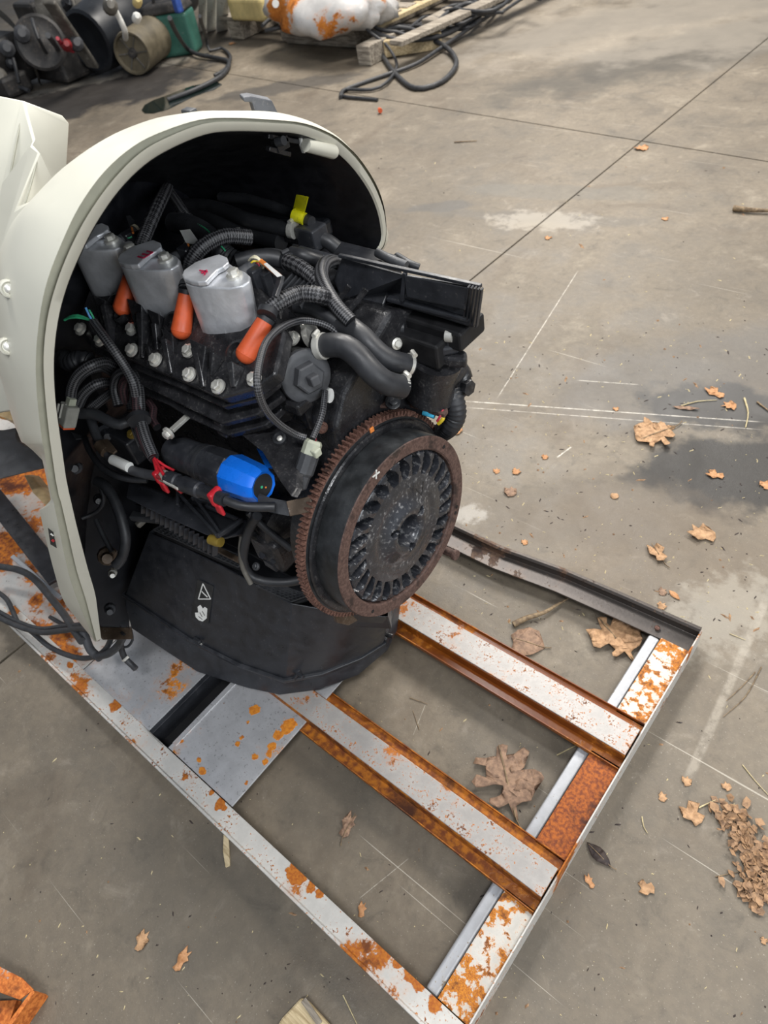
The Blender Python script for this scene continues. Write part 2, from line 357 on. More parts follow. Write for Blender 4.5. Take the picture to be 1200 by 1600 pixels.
def prism(name, pts, off, mat, parent=None, bevel=0.0015, seg=2, smooth=None):
    v, f = prism_geo(pts, off); return link(name, v, f, mat, parent, smooth, None, bevel, seg)
def lathe_geo(p0, d, prof, n=24, ref=None, ang=None, flat=0.0):
    p0 = V(p0); d, s, u = axes(d, ref if ref else V((0, 0, 1)))
    vs, fs = [], []
    for t, r in prof:
        for k in range(n):
            a = 2 * PI * (k + flat) / n
            vs.append(p0 + d * t + s * (r * math.cos(a)) + u * (r * math.sin(a)))
    m = len(prof)
    for i in range(m - 1):
        for k in range(n):
            fs.append((i * n + k, i * n + (k + 1) % n, (i + 1) * n + (k + 1) % n, (i + 1) * n + k))
    fs.append(tuple(range(n - 1, -1, -1))); fs.append(tuple(range((m - 1) * n, m * n)))
    return vs, fs
def lathe(name, p0, d, prof, mat, parent=None, n=24, smooth=35, flat=0.0, bevel=0):
    v, f = lathe_geo(p0, d, prof, n, flat=flat); return link(name, v, f, mat, parent, smooth, None, bevel)
def smooth_path(pts, step):
    pts = [V(p) for p in pts]
    if len(pts) == 2: pts = [pts[0], (pts[0] + pts[1]) / 2, pts[1]]
    q = [pts[0] * 2 - pts[1]] + pts + [pts[-1] * 2 - pts[-2]]
    out = []
    for i in range(1, len(q) - 2):
        a, b, c, d = q[i - 1], q[i], q[i + 1], q[i + 2]
        n = max(2, int((c - b).length / step))
        for k in range(n):
            t = k / n
            out.append(0.5 * ((2 * b) + (c - a) * t + (2 * a - 5 * b + 4 * c - d) * t * t + (3 * b - a - 3 * c + d) * t ** 3))
    out.append(pts[-1]); return out
def tube(name, pts, r, mat, parent=None, n=12, step=0.008, corr=0.0, pitch=0.005, flare=None, cap=True):
    if corr: step = pitch / 3.0
    path = smooth_path(pts, step)
    L = [0.0]
    for i in range(1, len(path)): L.append(L[-1] + (path[i] - path[i - 1]).length)
    T = (path[1] - path[0]).normalized(); N = T.orthogonal().normalized()
    vs, fs, uvs = [], [], []
    for i, p in enumerate(path):
        t = (path[min(i + 1, len(path) - 1)] - path[max(i - 1, 0)]).normalized()
        N = (N - t * N.dot(t)).normalized(); B = t.cross(N)
        rr = r(L[i] / L[-1]) if callable(r) else r
        if corr: rr *= 1 + corr * (1 if i % 3 == 1 else (-1 if i % 3 == 0 else 0.3))
        for k in range(n):
            a = 2 * PI * k / n; vs.append(p + (N * math.cos(a) + B * math.sin(a)) * rr)
    for i in range(len(path) - 1):
        for k in range(n):
            fs.append((i * n + k, i * n + (k + 1) % n, (i + 1) * n + (k + 1) % n, (i + 1) * n + k))
            uvs += [(k / n, L[i]), ((k + 1) / n, L[i]), ((k + 1) / n, L[i + 1]), (k / n, L[i + 1])]
    m = len(path) - 1
    fs.append(tuple(range(n - 1, -1, -1))); uvs += [(0, 0)] * n
    fs.append(tuple(range(m * n, m * n + n))); uvs += [(0, 0)] * n
    return link(name, vs, fs, mat, parent, 60, uvs)
def hose(name, px, r, mat, parent=None, **k): return tube(name, PL(px), r, mat, parent, **k)
def bolt(pos, nrm, r, parent, mat='zinc', name='bolt', h=None):
    h = h or r * 1.0
    v1, f1 = lathe_geo(pos, nrm, [(-0.002, r * 1.45), (0.0015, r * 1.45), (0.0025, r * 1.1)], 18)
    v2, f2 = lathe_geo(pos, nrm, [(0.002, r), (h, r), (h + 0.001, r * 0.75)], 6)
    v, f = merge([(v1, f1), (v2, f2)]); return link(name, v, f, mat, parent, 30)
def clamp(p, d, r, parent, w=0.009, mat='zinc', name='hose_clamp'):
    d = V(d).normalized(); v1, f1 = lathe_geo(V(p) - d * w / 2, d, [(0, r), (0, r + .0012), (w, r + .0012), (w, r)], 24)
    _, s, u = axes(d); v2, f2 = lathe_geo(V(p) + u * (r + .003) - s * .006, s, [(0, .0035), (.012, .0035)], 8)
    v, f = merge([(v1, f1), (v2, f2)]); return link(name, v, f, mat, parent, 40)
def strokes(name, origin, ux, uy, nrm, lines, w, mat, parent=None, th=0.0006):
    """flat lettering strokes laid on a surface"""
    parts = []; nrm = V(nrm).normalized()
    for a, b in lines:
        pa = V(origin) + ux * a[0] + uy * a[1]; pb = V(origin) + ux * b[0] + uy * b[1]
        parts.append(bar_geo(pa + nrm * th, pb + nrm * th, w, th * 2, nrm))
    v, f = merge(parts); return link(name, v, f, mat, parent)
def loft(rings, closed=True):
    n = len(rings[0]); vs = [p for r in rings for p in r]; fs = []
    for i in range(len(rings) - 1):
        for k in range(n if closed else n - 1):
            fs.append((i * n + k, i * n + (k + 1) % n, (i + 1) * n + (k + 1) % n, (i + 1) * n + k))
    return vs, fs

# ================================================================ FLOOR (slabs parted by real joints)
def make_floor():
    g = 0.004; T = 0.12
    fl = bpy.data.objects.new('floor', None); C.objects.link(fl); fl['kind'] = 'structure'
    def JA(x): return 3.375 - 0.1 * (x + 1.46)      # long joint
    def JB(y): return -1.455 + 0.027 * (y - 3.37)
    xs, ys = (-26, 12), (-6, 26)
    quads = [
        [(xs[0], ys[0]), (JB(ys[0]) - g, ys[0]), (JB(3.37) - g, JA(-1.46) - g), (xs[0], JA(xs[0]) - g)],
        [(JB(ys[0]) + g, ys[0]), (xs[1], ys[0]), (xs[1], JA(xs[1]) - g), (JB(3.37) + g, JA(-1.46) - g)],
        [(xs[0], JA(xs[0]) + g), (JB(3.37) - g, JA(-1.46) + g), (JB(ys[1]) - g, ys[1]), (xs[0], ys[1])],
        [(JB(3.37) + g, JA(-1.46) + g), (xs[1], JA(xs[1]) + g), (xs[1], ys[1]), (JB(ys[1]) + g, ys[1])]]
    for q in quads: prism('slab', [V((x, y, 0)) for x, y in q], (0, 0, -T), 'concrete', fl, bevel=0)
    v, f = box_geo((-7, 10, -0.05), 38, 32, 0.06); link('joint_bed', v, f, 'dirty_black', fl)
make_floor()

# ================================================================ STEEL SKID
XE = -0.154
def make_skid():
    S = thing('steel_skid', 'rusty galvanised steel skid frame under the engine, two raised beams running lengthwise', 'skid', (-1.2, 0.49, 0))
    x0 = -3.1
    # near side rail: flange, outer lip, outer face
    def along(name, prof, xa, xb, mat, bevel=0.001):
        pts = [V((xb, y, z)) for y, z in prof]
        return prism(name, pts, (xa - xb, 0, 0), mat, S, bevel=bevel)
    along('side_rail', [(0.012, 0), (0.012, 0.066), (0.017, 0.066), (0.019, 0.060), (0.056, 0.060), (0.056, 0.056), (0.020, 0.056), (0.020, 0.004), (0.05, 0.004), (0.05, 0)], x0, XE, 'galv_rusty')
    # far side rail: bent outward at the flywheel, an open channel with an upper lip
    ysh = [(-3.1, 0.0), (-0.95, -0.028), (-0.77, -0.030), (-0.63, -0.028), (-0.47, -0.008), (-0.32, 0.0), (XE, 0.006)]
    prof = [(0.925, 0.0), (0.925, 0.074), (0.917, 0.076), (0.912, 0.070), (0.917, 0.068), (0.917, 0.046), (0.876, 0.040), (0.876, 0.036), (0.918, 0.040), (0.918, 0.0)]
    v, f = loft([[V((x, y + d, z)) for y, z in prof] for x, d in ysh]); n = len(prof)
    f += [tuple(range(n)), tuple(range(len(v) - 1, len(v) - n - 1, -1))]
    lab(link('side_rail', v, f, 'rail_dark', S, None, None, 0.001), 'dark channel rail bent inwards beside the flywheel')
    # end plate in three visible bays + outer lip
    for ya, yb, mt, lb in ((0.058, 0.262, 'plate_rusty', None), (0.358, 0.57, 'galv_very_rusty', 'heavily rusted end plate between the two beams'), (0.668, 0.876, 'plate_rusty', None)):
        o = box('end_plate', ((XE - 0.216) / 2, (ya + yb) / 2, 0.050), 0.060, yb - ya, 0.004, mt, S, bevel=0.0008)
        if lb: lab(o, lb)
    prism('end_lip', [V((XE, 0.012, 0)), V((XE, 0.93, 0)), V((XE, 0.93, 0.066)), V((XE, 0.012, 0.066))], (0.003, 0, 0), 'galv_rusty', S, bevel=0.0008)
    # square grey tube under the beams
    o = box('cross_tube', (-0.229, 0.467, 0.030), 0.024, 0.82, 0.026, 'tube_grey', S, bevel=0.005, seg=3)
    # raised hat-section beams
    for yc, hw in ((0.309, 0.029), (0.617, 0.032)):
        t = 0.003
        xa, xb = -1.02, XE - 0.002
        hat = [(-hw, .074), (hw, .074), (hw + .001, .072), (hw + .002, .052), (hw + .022, .052), (hw + .022, .060), (hw + .024, .060), (hw + .024, .049), (hw - .001, .049), (hw - .002, .070), (-hw + .002, .070), (-hw + .001, .049), (-hw - .024, .049), (-hw - .024, .060), (-hw - .022, .060), (-hw - .022, .052), (-hw - .002, .052), (-hw - .001, .072)]
        pts = [V((xb, yc + a, z)) for a, z in hat]
        bm_ = prism('beam', pts, (xa - xb, 0, 0), 'beam_flange', S, bevel=0)
        box('beam_top', ((xa + xb) / 2, yc, 0.0755), xb - xa, hw * 2 - 0.002, 0.003, 'beam_top', bm_, bevel=0.0012)
    # deck plates
    prism('deck_plate', [V((-0.937, 0.058, .062)), V((-0.726, 0.058, .062)), V((-0.726, 0.54, .062)), V((-0.937, 0.54, .062))], (0, 0, -0.004), 'deck', S, bevel=0.0006)
    box('deck_fold', (-0.930, 0.36, 0.0635), 0.013, 0.58, 0.003, 'deck', S, bevel=0.001)
    lab(prism('deck_plate', [V((-1.275, 0.056, .060)), V((-1.008, 0.056, .060)), V((-1.008, 0.9, .060)), V((-1.275, 0.9, .060))], (0, 0, -0.004), 'deck', S, bevel=0.0006), 'scratched bare metal deck plate beside the slot')
    box('slot_channel', (-1.002, 0.47, 0.030), 0.012, 0.83, 0.056, 'black_plastic', S, bevel=0.001)
    box('slot_channel', (-0.942, 0.47, 0.028), 0.006, 0.83, 0.052, 'black_dark', S, bevel=0.001)
    box('slot_floor', (-0.97, 0.47, 0.006), 0.07, 0.83, 0.006, 'black_dark', S, bevel=0)
    lab(prism('deck_plate', [V((-3.1, 0.056, .060)), V((-1.279, 0.056, .060)), V((-1.279, 0.9, .060)), V((-3.1, 0.9, .060))], (0, 0, -0.004), 'deck_old', S, bevel=0.0006), 'rust-blotched white deck plate below the cowl')
    # small folded angle at the slot corner
    tube('edge_strip', [P(228, 1140, .064), P(254, 1166, .064)], 0.0018, 'galv_rusty', S, n=6)
    # dark strut with a bright folded edge standing on the deck at left
    a, b = P(-14, 772, .16), P(92, 905, .10)
    v, f = bar_geo(a, b, 0.055, 0.012, V((0.25, 0.1, 1))); link('strut', v, f, 'black_plastic', S, None, None, 0.002)
    v, f = bar_geo(P(20, 870, .085), P(95, 935, .075), 0.012, 0.012); link('strut_edge', v, f, 'tube_grey', S, None, None, 0.002)
    for px, py in ((712, 1100),): pass
    for px, py in ((1027, 981), (566, 1258 - 0)): pass
    bolt(P(1027, 981, .048), (0, 0, 1), 0.004, S, 'gear_rust', 'rivet', 0.002)
    return S
make_skid()

def bvh_hit(v, f, px, py):
    from mathutils.bvhtree import BVHTree
    h = BVHTree.FromPolygons([tuple(p) for p in v], f).ray_cast(CAM, ray(px, py).normalized())
    return h[0] if h[0] else PX(px, py, -1.2)
# ================================================================ OUTBOARD ENGINE
YC = 0.491
E = thing('outboard_engine', 'black outboard engine lying with its white lower cowl on the steel skid, flywheel facing right', 'engine', (-0.95, YC, 0.075))
def mir(p): return V((p.x, 2 * YC - p.y, p.z))

# ---- cowl shell
def make_cowl():
    nrm = (1, 0, -0.35)
    def RP(px, py, dx=0.0): return PN(px, py, nrm, (-0.92 + dx, 0, 0.6))
    st = [((158, 998), (151, 1002), (149, 1003), (146, 1000)), ((150, 935), (135, 940), (124, 945), (104, 947)), ((137, 888), (120, 892), (107, 895), (86, 898)),
          ((119, 819), (104, 822), (92, 825), (66, 818)), ((110, 780), (95, 783), (84, 785), (62, 797)), ((108, 772), (92, 775), (81, 777), (80, 784)), ((103, 747), (87, 750), (76, 752), (72, 745)), ((97, 705), (81, 708), (70, 710), (64, 709)),
          ((94, 685), (78, 688), (66, 690), (38, 690)), ((86, 622), (71, 622), (58, 622), (27, 620)), ((84, 560), (68, 560), (56, 560), (22, 555)), ((90, 502), (74, 498), (62, 495), (24, 480)),
          ((103, 450), (88, 444), (74, 438), (34, 410)), ((124, 398), (110, 388), (97, 378), (56, 345)), ((150, 347), (138, 335), (124, 322), (88, 303)), ((186, 295), (176, 282), (163, 268), (128, 262)),
          ((227, 254), (219, 239), (209, 228), (186, 220)), ((269, 228), (263, 214), (255, 205), (240, 193)), ((320, 207), (316, 194), (312, 187), (300, 175)), ((362, 201), (362, 190), (362, 184), (365, 173)),
          ((420, 202), (424, 192), (425, 187), (428, 175)), ((465, 205), (470, 196), (472, 192), (475, 186)), ((500, 217), (505, 208), (507, 204), (512, 203)), ((527, 233), (532, 224), (535, 221), (540, 224)), ((558, 264), (563, 256), (566, 253), (570, 260)),
          ((584, 305), (589, 299), (592, 297), (595, 308)), ((597, 347), (602, 343), (603, 342), (603, 346)), ((595, 383), (599, 384), (600, 385), (601, 388))]
    cols = [[RP(*s[0]), RP(*s[1]), RP(*s[1], -0.008), RP(*s[2], -0.010), RP(*s[2], 0.0), RP(*s[3], -0.05)] for s in st]
    zl = cols[-1][0].z
    for i in range(len(st) - 1, -1, -1):
        if i < 13 and cols[i][0].z < zl - 0.03:
            q = [mir(p) for p in cols[i]]
            cols.append(q)
    # subdivide along the rim with catmull-rom
    n = len(cols); dense = []
    for i in range(n):
        for k in range(1 if i == n - 1 else 4):
            t = k / 4; row = []
            for j in range(6):
                a, b, c, d = cols[(i - 1) % n][j], cols[i][j], cols[(i + 1) % n][j], cols[(i + 2) % n][j]
                if i in (n - 1, 0, n - 2, 3, 4, 5, 6, 7): row.append(b.lerp(c, t))
                else: row.append(0.5 * ((2 * b) + (c - a) * t + (2 * a - 5 * b + 4 * c - d) * t * t + (3 * b - a - 3 * c + d) * t ** 3))
            dense.append(row)
    rings = [[c[j] for c in dense] for j in range(6)]
    cen = V((0, YC, 0.66))
    def back(r, dx, s): return [V((p.x + dx, cen.y + (p.y - cen.y) * s, cen.z + (p.z - cen.z) * s)) for p in r]
    def bk(r, steps):      # lower flank (below the swivel notch) turns inwards, the rest runs aft
        a = back(r, *steps[0][:2]); out = []; N = len(r)
        for i, p in enumerate(a):
            q = r[i] + V((-.18, .034 if i < N / 2 else -.034, -.13)) * steps[0][2]
            k = min(i, N - 1 - i) / 4.0; t = min(1, max(0, (k - 7.0) / 2.5)); out.append(q.lerp(p, t))
        return out
    r6 = bk(rings[5], [(-0.05, 0.985, .6)]); r7 = bk(rings[5], [(-0.12, 0.93, 1.0)])
    rin = [back(rings[0], -0.004, 0.994)] 
    v, f = loft([rin[0], rings[0], rings[1]], False)
    v1, f1 = loft([rings[3], rings[4], rings[5], r6, r7], False)
    vv, ff = merge([(v, [q[::-1] for q in f]), (v1, [q[::-1] for q in f1])])
    cw = link('lower_cowl', vv, ff, 'cowl_white', E, 42)
    lab(cw, 'glossy off-white cowl shell with an open front rim')
    v, f = loft([rings[1], rings[2], rings[3]], False); lab(link('rim_groove', v, [q[::-1] for q in f], 'cowl_groove', cw, 50), 'grey-beige sealing groove around the rim')
    # black inner liner
    l0 = back(rings[0], -0.003, 0.993); l1 = bk(rings[0], [(-0.10, 0.97, .6)]); l2 = bk(rings[0], [(-0.36, 0.78, 1.7)]); l3 = back(l2, -0.05, 0.4)
    chin = [PX(x, y, -1.24) for x, y in ((94, 660), (112, 850), (148, 985), (203, 993), (201, 950), (240, 838), (236, 760), (240, 640))]
    prism('cavity_shade_sheet', chin, (-.004, 0, 0), 'black_liner', cw, 0)  # added black sheet, stands in for the cavity's dark interior; no real panel
    v0_, f0_ = loft([l0, l1, l2], False); v2_, f2_ = loft([l2, l3]); f2_.append(tuple(range(len(v2_) - 1, len(v2_) - len(l3) - 1, -1)))
    v, f = merge([(v0_, f0_), (v2_, f2_)])
    link('cowl_liner', v, f, 'black_liner', cw, 40)
    # latch socket at the top of the rim
    a, b = PX(478, 226, -0.757), PX(523, 238, -0.757)
    lathe('latch_sleeve', a, b - a, [(0, .006), (0, .009), ((b - a).length * .95, .0095), ((b - a).length, .008)], 'cowl_white', cw, 20)
    prism('latch_flap', [PX(x, y, -0.765) for x, y in ((470, 206), (482, 206), (486, 232), (476, 240), (472, 228))], (-0.006, 0, 0), 'white_latch', cw, 0.001)
    parts = [bar_geo(PX(415, 212, -.775), PX(470, 222, -.775), .012, .006), bar_geo(PX(418, 232, -.775), PX(452, 241, -.775), .008, .006), box_geo(PX(438, 224, -.775), .012, .022, .016)]
    v, f = merge(parts); link('latch_mechanism', v, f, 'black_metal', cw, None, None, .001)
    lathe('latch_pin', PX(433, 222, -.765), V((1, .2, .2)), [(0, .006), (.012, .006)], 'rubber_grey', cw, 14)
    # black lever poking up behind the cowl top
    pts = [PX(x, y, -.86) for x, y in ((380, 152), (392, 150), (425, 157), (437, 182), (400, 180), (394, 160), (382, 160))]
    prism('lever', pts, (-0.02, 0.01, 0), 'grey_rubber_trim', cw, .002)
    box('trim_clip', PX(296, 175, -.84), .02, .012, .008, 'rubber_grey', cw)
    # warning sticker on the cowl flank
    q = [PN(x, y, nrm, (-0.945, 0, 0.6)) for x, y in ((72, 822), (92, 838), (93, 858), (76, 848))]
    nn = (q[1] - q[0]).cross(q[3] - q[0]).normalized()
    if nn.dot(CAM - q[0]) < 0: nn = -nn
    q = [p + nn * .004 for p in q]
    s = prism('cowl_sticker', q, nn * .0006, 'ink', cw, 0); lab(s, 'small black warning sticker with red and white pictograms')
    ux, uy = (q[1] - q[0]), (q[3] - q[0])
    strokes('sticker_print', q[0], ux, uy, nn, [((.15, .25), (.35, .25)), ((.55, .2), (.85, .2)), ((.6, .35), (.8, .35))], .0022, 'white_label', s)
    strokes('sticker_print', q[0], ux, uy, nn, [((.18, .6), (.34, .6)), ((.6, .6), (.8, .6)), ((.66, .75), (.76, .75))], .0035, 'red_plastic', s)
    # little pocket hole and bolt bosses on the white flank
    # side panel behind the shell (faceted)
    def q3(x, y, d): return PX(x, y, d)
    A = dict(t0=(-30, 146, -1.50), t1=(38, 161, -1.43), t2=(92, 183, -1.43), t3=(102, 195, -1.43), t4=(95, 290, -1.40), t5=(84, 302, -1.395), r1=(53, 223, -1.40), ap=(52, 232, -1.385), ap2=(60, 242, -1.375),
             m1=(13, 290, -1.42), m2=(-30, 500, -1.46), n1=(32, 333, -1.37), n2=(53, 323, -1.34), n3=(79, 309, -1.36), k1=(1, 425, -1.39), k2=(-30, 560, -1.41), b1=(24, 420, -1.30), b2=(34, 640, -1.30), b3=(-30, 650, -1.42), e1=(60, 380, -1.20), e2=(56, 640, -1.15), d1=(110, 300, -1.2))
    ks = list(A); vs = [q3(*A[k]) for k in ks]; ix = {k: i for i, k in enumerate(ks)}
    fl = [('t0', 't1', 'r1', 'm1', 'm2'), ('t1', 't2', 't3', 'r1'), ('t3', 't4', 't5', 'ap2', 'ap', 'r1'), ('r1', 'ap', 'k1', 'k2', 'm2', 'm1'), ('ap', 'ap2', 'n1', 'k1'), ('ap2', 't5', 'n3', 'n2', 'n1'), ('n1', 'n2', 'b1', 'k1'), ('n2', 'n3', 'd1', 'e1', 'b1'), ('k1', 'b1', 'b2', 'b3', 'k2'), ('b1', 'e1', 'e2', 'b2')]
    sp = link('side_panel', vs, [tuple(ix[k] for k in f) for f in fl], 'cowl_white', cw, 20)
    so = sp.modifiers.new('thick', 'SOLIDIFY'); so.thickness = 0.012; so.offset = -1
    bv = sp.modifiers.new('bevel', 'BEVEL'); bv.width = .004; bv.segments = 2
    for pts in (((60, 243, -1.37), (45, 300, -1.355), (22, 370, -1.36), (2, 424, -1.38)), ((38, 162, -1.425), (24, 230, -1.41), (13, 290, -1.412), (4, 360, -1.42)), ((32, 334, -1.36), (26, 400, -1.33), (14, 470, -1.32))):
        tube('panel_seam', [PX(*p) for p in pts], .0016, 'cowl_groove', sp, n=6)
    lab(sp, 'faceted white side panel with a pointed ridge')
    parts = [prism_geo([q3(*p) for p in ((13, 288, -1.44), (20, 290, -1.44), (17, 306, -1.44), (11, 306, -1.44))], (0.004, -.004, 0))]
    v, f = merge(parts); link('panel_slot', v, f, 'cowl_groove', cw)
    for (x, y) in ((14, 451), (12, 541)):
        p = bvh_hit(vv, ff, x, y); d = (CAM - p).normalized()
        lathe('bolt_boss', p, d + V((0.5, 0, 0)), [(-.01, .010), (.002, .010), (.0035, .008), (.001, .0062), (.001, .001)], 'cowl_white', cw, 20)
        lathe('boss_bolt', p + (d + V((.5, 0, 0))).normalized() * .003, d + V((.5, 0, 0)), [(-.002, .005), (.0, .005), (.001, .003)], 'zinc', cw, 12)
    return cw
cowl = make_cowl()

# ---- crankcase and block
def make_core():
    prism('crankcase', [V((-0.60, y, z)) for y, z in ((.45, .36), (.58, .36), (.66, .50), (.66, .68), (.74, .84), (.62, .90), (.50, .84), (.47, .80), (.455, .66), (.455, .50))], (-0.58, 0, 0), 'black_metal', E, .008, 3)
    # front cover round boss behind the ring gear
    lathe('front_cover', V((-0.60, YC, 0.61)), V((1, 0, .035)), [(-.03, .145), (0, .145), (.012, .12), (.012, .03)], 'black_metal', E, 40)
    # bank body under the head
    vs = []
    prism('cylinder_bank', [PH(128, 520, -.035), PH(345, 626, -.035), PH(420, 600, -.035), PH(440, 470, -.035), PH(170, 400, -.035)], -HN * .11, 'black_metal', E, .006)
make_core()
def make_head():
    edge = [(118, 512), (150, 540), (205, 562), (248, 580), (300, 602), (345, 622), (402, 606), (430, 585), (445, 520), (400, 440), (150, 420)]
    h = prism('cylinder_head', [PH(x, y) for x, y in edge], -HN * .022, 'black_metal', E, .004, 2)
    edge2 = [(125, 522), (150, 552), (205, 574), (248, 592), (300, 614), (347, 636), (405, 622), (432, 600), (445, 520), (400, 440), (150, 420)]
    prism('head_gasket_flange', [PH(x, y, -.024) for x, y in edge2], -HN * .012, 'black_metal', h, .002)
    # cast wells and slanted ribs between the bolts
    def wedge(a, b, c, hgt):
        pa, pb, pc = PH(*a), PH(*b), PH(*c)
        top = (pa + pb) / 2 + HN * hgt
        v = [pa, pb, pc, pa + HN * hgt, pb + HN * hgt]
        f = [(0, 2, 1), (0, 1, 4, 3), (0, 3, 2), (1, 2, 4), (3, 4, 2)]
        return link('rib', v, f, 'black_metal', h, None, None, .0015)
    for a, b, c, hg in (((215, 478), (238, 484), (222, 556), .022), ((243, 492), (262, 500), (252, 545), .018), ((312, 540), (338, 552), (312, 606), .022), 
                        ((160, 470), (178, 478), (166, 540), .018), ((262, 520), (280, 528), (272, 572), .014), ((232, 540), (240, 545), (236, 575), .01)):
        wedge(a, b, c, hg)
    for a, b, w_ in (((232, 498), (222, 560), .012), ((318, 552), (318, 606), .012), ((270, 540), (268, 585), .010), ((175, 486), (176, 545), .010), ((372, 575), (365, 606), .012), ((345, 560), (330, 588), .009), ((254, 515), (246, 548), .009), ((150, 500), (150, 535), .009)):
        pa, pb = PH(*a), PH(*b); d_ = (pb - pa).normalized(); sd = d_.cross(HN)
        v = [pa + sd * w_, pa - sd * w_, pb + sd * w_ * .4, pb - sd * w_ * .4, pa + sd * w_ * .5 + HN * .020, pa - sd * w_ * .5 + HN * .020, pb + HN * .003 + sd * .002, pb + HN * .003 - sd * .002]
        link('cast_ramp', v, [(0, 1, 3, 2), (4, 6, 7, 5), (0, 4, 5, 1), (0, 2, 6, 4), (1, 5, 7, 3), (2, 3, 7, 6)], 'black_metal', h, None, None, .002)
    for (x, y, r) in ((262, 527, .012), (196, 497, .012), (178, 492, .010), (276, 508, .016), (187, 478, .016), (377, 556, .018)):
        lathe('plug_well', PH(x, y, -.004), HN, [(0, r * 1.15), (.012, r), (.014, r * .7), (.006, r * .6)], 'black_metal', h, 18)
    for (x, y) in ((126, 514), (157, 531), (206, 514), (206, 547), (243, 562), (295, 548), (296, 585), (341, 604), (397, 592)):
        b = bolt(PH(x, y, .004), HN, .0073, h, 'zinc')
        lathe('bolt_boss', PH(x, y, -.002), HN, [(0, .0135), (.005, .0125)], 'black_metal', h, 16)
    # side of the block under the head: stepped flange with square lugs
    prism('block_flange', [PH(x, y, -.05) for x, y in ((215, 598), (300, 640), (345, 662), (402, 648), (440, 620), (430, 560), (210, 540))], -HN * .012, 'black_metal', E, .002)
    prism('block_flange', [PH(x, y, -.075) for x, y in ((200, 606), (262, 632), (300, 655), (356, 680), (415, 665), (440, 640), (430, 560), (200, 560))], -HN * .012, 'black_metal', E, .002)
    prism('side_rib', [P(x, y, .80) for x, y in ((310, 618), (336, 630), (336, 636), (312, 624))], (0, -.004, .004), 'rubber_grey', E, .001)
    for x, y in ((330, 655), (347, 668)):
        box('lug', P(x, y, .80), .02, .012, .03, 'black_metal', E, bevel=.003)
make_head()

# ---- injectors
def make_injector(bx, by, mark):
    zt, zb = 1.0, .905; sh = P(bx, by, zt) - P(366, 428, zt)
    foot = [(288, 437), (290, 430), (297, 423), (307, 418), (325, 411), (345, 405), (356, 409), (367, 417), (383, 424), (391, 431), (390, 440), (378, 447), (360, 450), (335, 449), (318, 448), (300, 446), (291, 443)]
    top = [P(x, y, zt) + sh for x, y in foot]
    # lean: follow the photograph, bottom nudged
    off = P(364, 530, zb) - P(338, 434, zt)
    cen = sum(top, V((0, 0, 0))) / len(top)
    bot = [cen + (p - cen) * .93 + off for p in top]
    mid = [p + off * .1 for p in top]
    v, f = loft([top, mid, bot]); n = len(top)
    f += [tuple(range(n - 1, -1, -1)), tuple(range(2 * n, 3 * n))]
    body = link('injector', v, [q[::-1] for q in f], 'aluminium', E, 50, None, .0025, 3)
    lab(body, mark)
    cap = [(287, 437), (290, 429), (307, 417), (325, 410), (345, 404), (357, 409), (360, 417), (352, 424), (342, 429), (334, 437), (325, 447), (312, 448), (300, 446), (290, 442)]
    prism('injector_cap', [P(x, y, zt + .001) + sh for x, y in cap], (0, 0, .007), 'aluminium', body, .002, 3)
    v, f = bar_geo(P(336, 452, zt - .006) + sh, P(357, 532, zb + .012) + sh, .0045, .004); link('body_ridge', v, f, 'aluminium', body, None, None, .0015)
    bolt(P(366, 430, zt + .002) + sh, (0, 0, 1), .0075, body, 'zinc', h=.008)
    prism('cast_line', [P(x, y, zt - .02) + sh + V((0, -.0006, 0)) for x, y in ((339, 457), (367, 460), (367, 462), (339, 459))], (0, -.001, 0), 'rubber_grey', body, 0)
    lathe('injector_base', P(364, 530, zb) + sh + V((0, 0, -.012)), (0, 0, 1), [(0, .030), (.012, .033)], 'black_metal', body, 24)
    # outlet neck with cream seal, black plug and twisted wires
    a, b = P(384, 424, .985) + sh, P(400, 413, .985) + sh
    lathe('outlet_neck', a, b - a, [(-.01, .009), ((b - a).length * .7, .009), ((b - a).length, .0105)], 'rubber_grey', body, 18)
    lathe('seal_ring', b, b - a, [(0, .0115), (.004, .0115)], 'white_wire', body, 18)
    return body
i3 = make_injector(366, 428, 'silver injector can nearest the flywheel, small pink mark on its cap')
i2 = make_injector(259, 403, 'middle silver injector can with a red 3-like mark on its cap')
i1 = make_injector(175, 374, 'rearmost silver injector can with a red scrawl on its side')
def red_marks():
    z = 1.0095
    strokes('red_scrawl', P(318, 425, z), V((.010, 0, 0)), V((0, .010, 0)), (0, 0, 1), [((-.8, 0), (.6, .2)), ((.0, -.4), (.2, .5)), ((.2, .2), (.8, -.5))], .0018, 'red_mark', i3)
    o = P(228, 398, z)
    strokes('red_number', o, V((.010, 0, 0)), V((0, .010, 0)), (0, 0, 1), [((-.7, .7), (.6, .8)), ((-.7, -.1), (.6, 0)), ((-.7, -.9), (.6, -.8)), ((.6, .8), (.6, -.8))], .0022, 'red_mark', i2)
    o = P(173, 420, .955) + V((.012, -.012, .004))
    n = (CAM - o).normalized(); d, s, u = axes(n)
    strokes('red_scrawl', o, s * .008, u * .012, n, [((-.6, .9), (.3, .3)), ((.3, .3), (-.4, -.1)), ((-.4, -.1), (.6, -.7)), ((-.2, .5), (.5, -.2)), ((0, .2), (.1, -1))], .003, 'red_mark', i1)
red_marks()
bolt(P(204, 391, 1.0), (0, 0, 1), .008, E, 'zinc', h=.008)
lathe('steel_spacer', P(204, 398, .985), (0, 0, 1), [(0, .012), (.016, .010)], 'aluminium', E, 18)

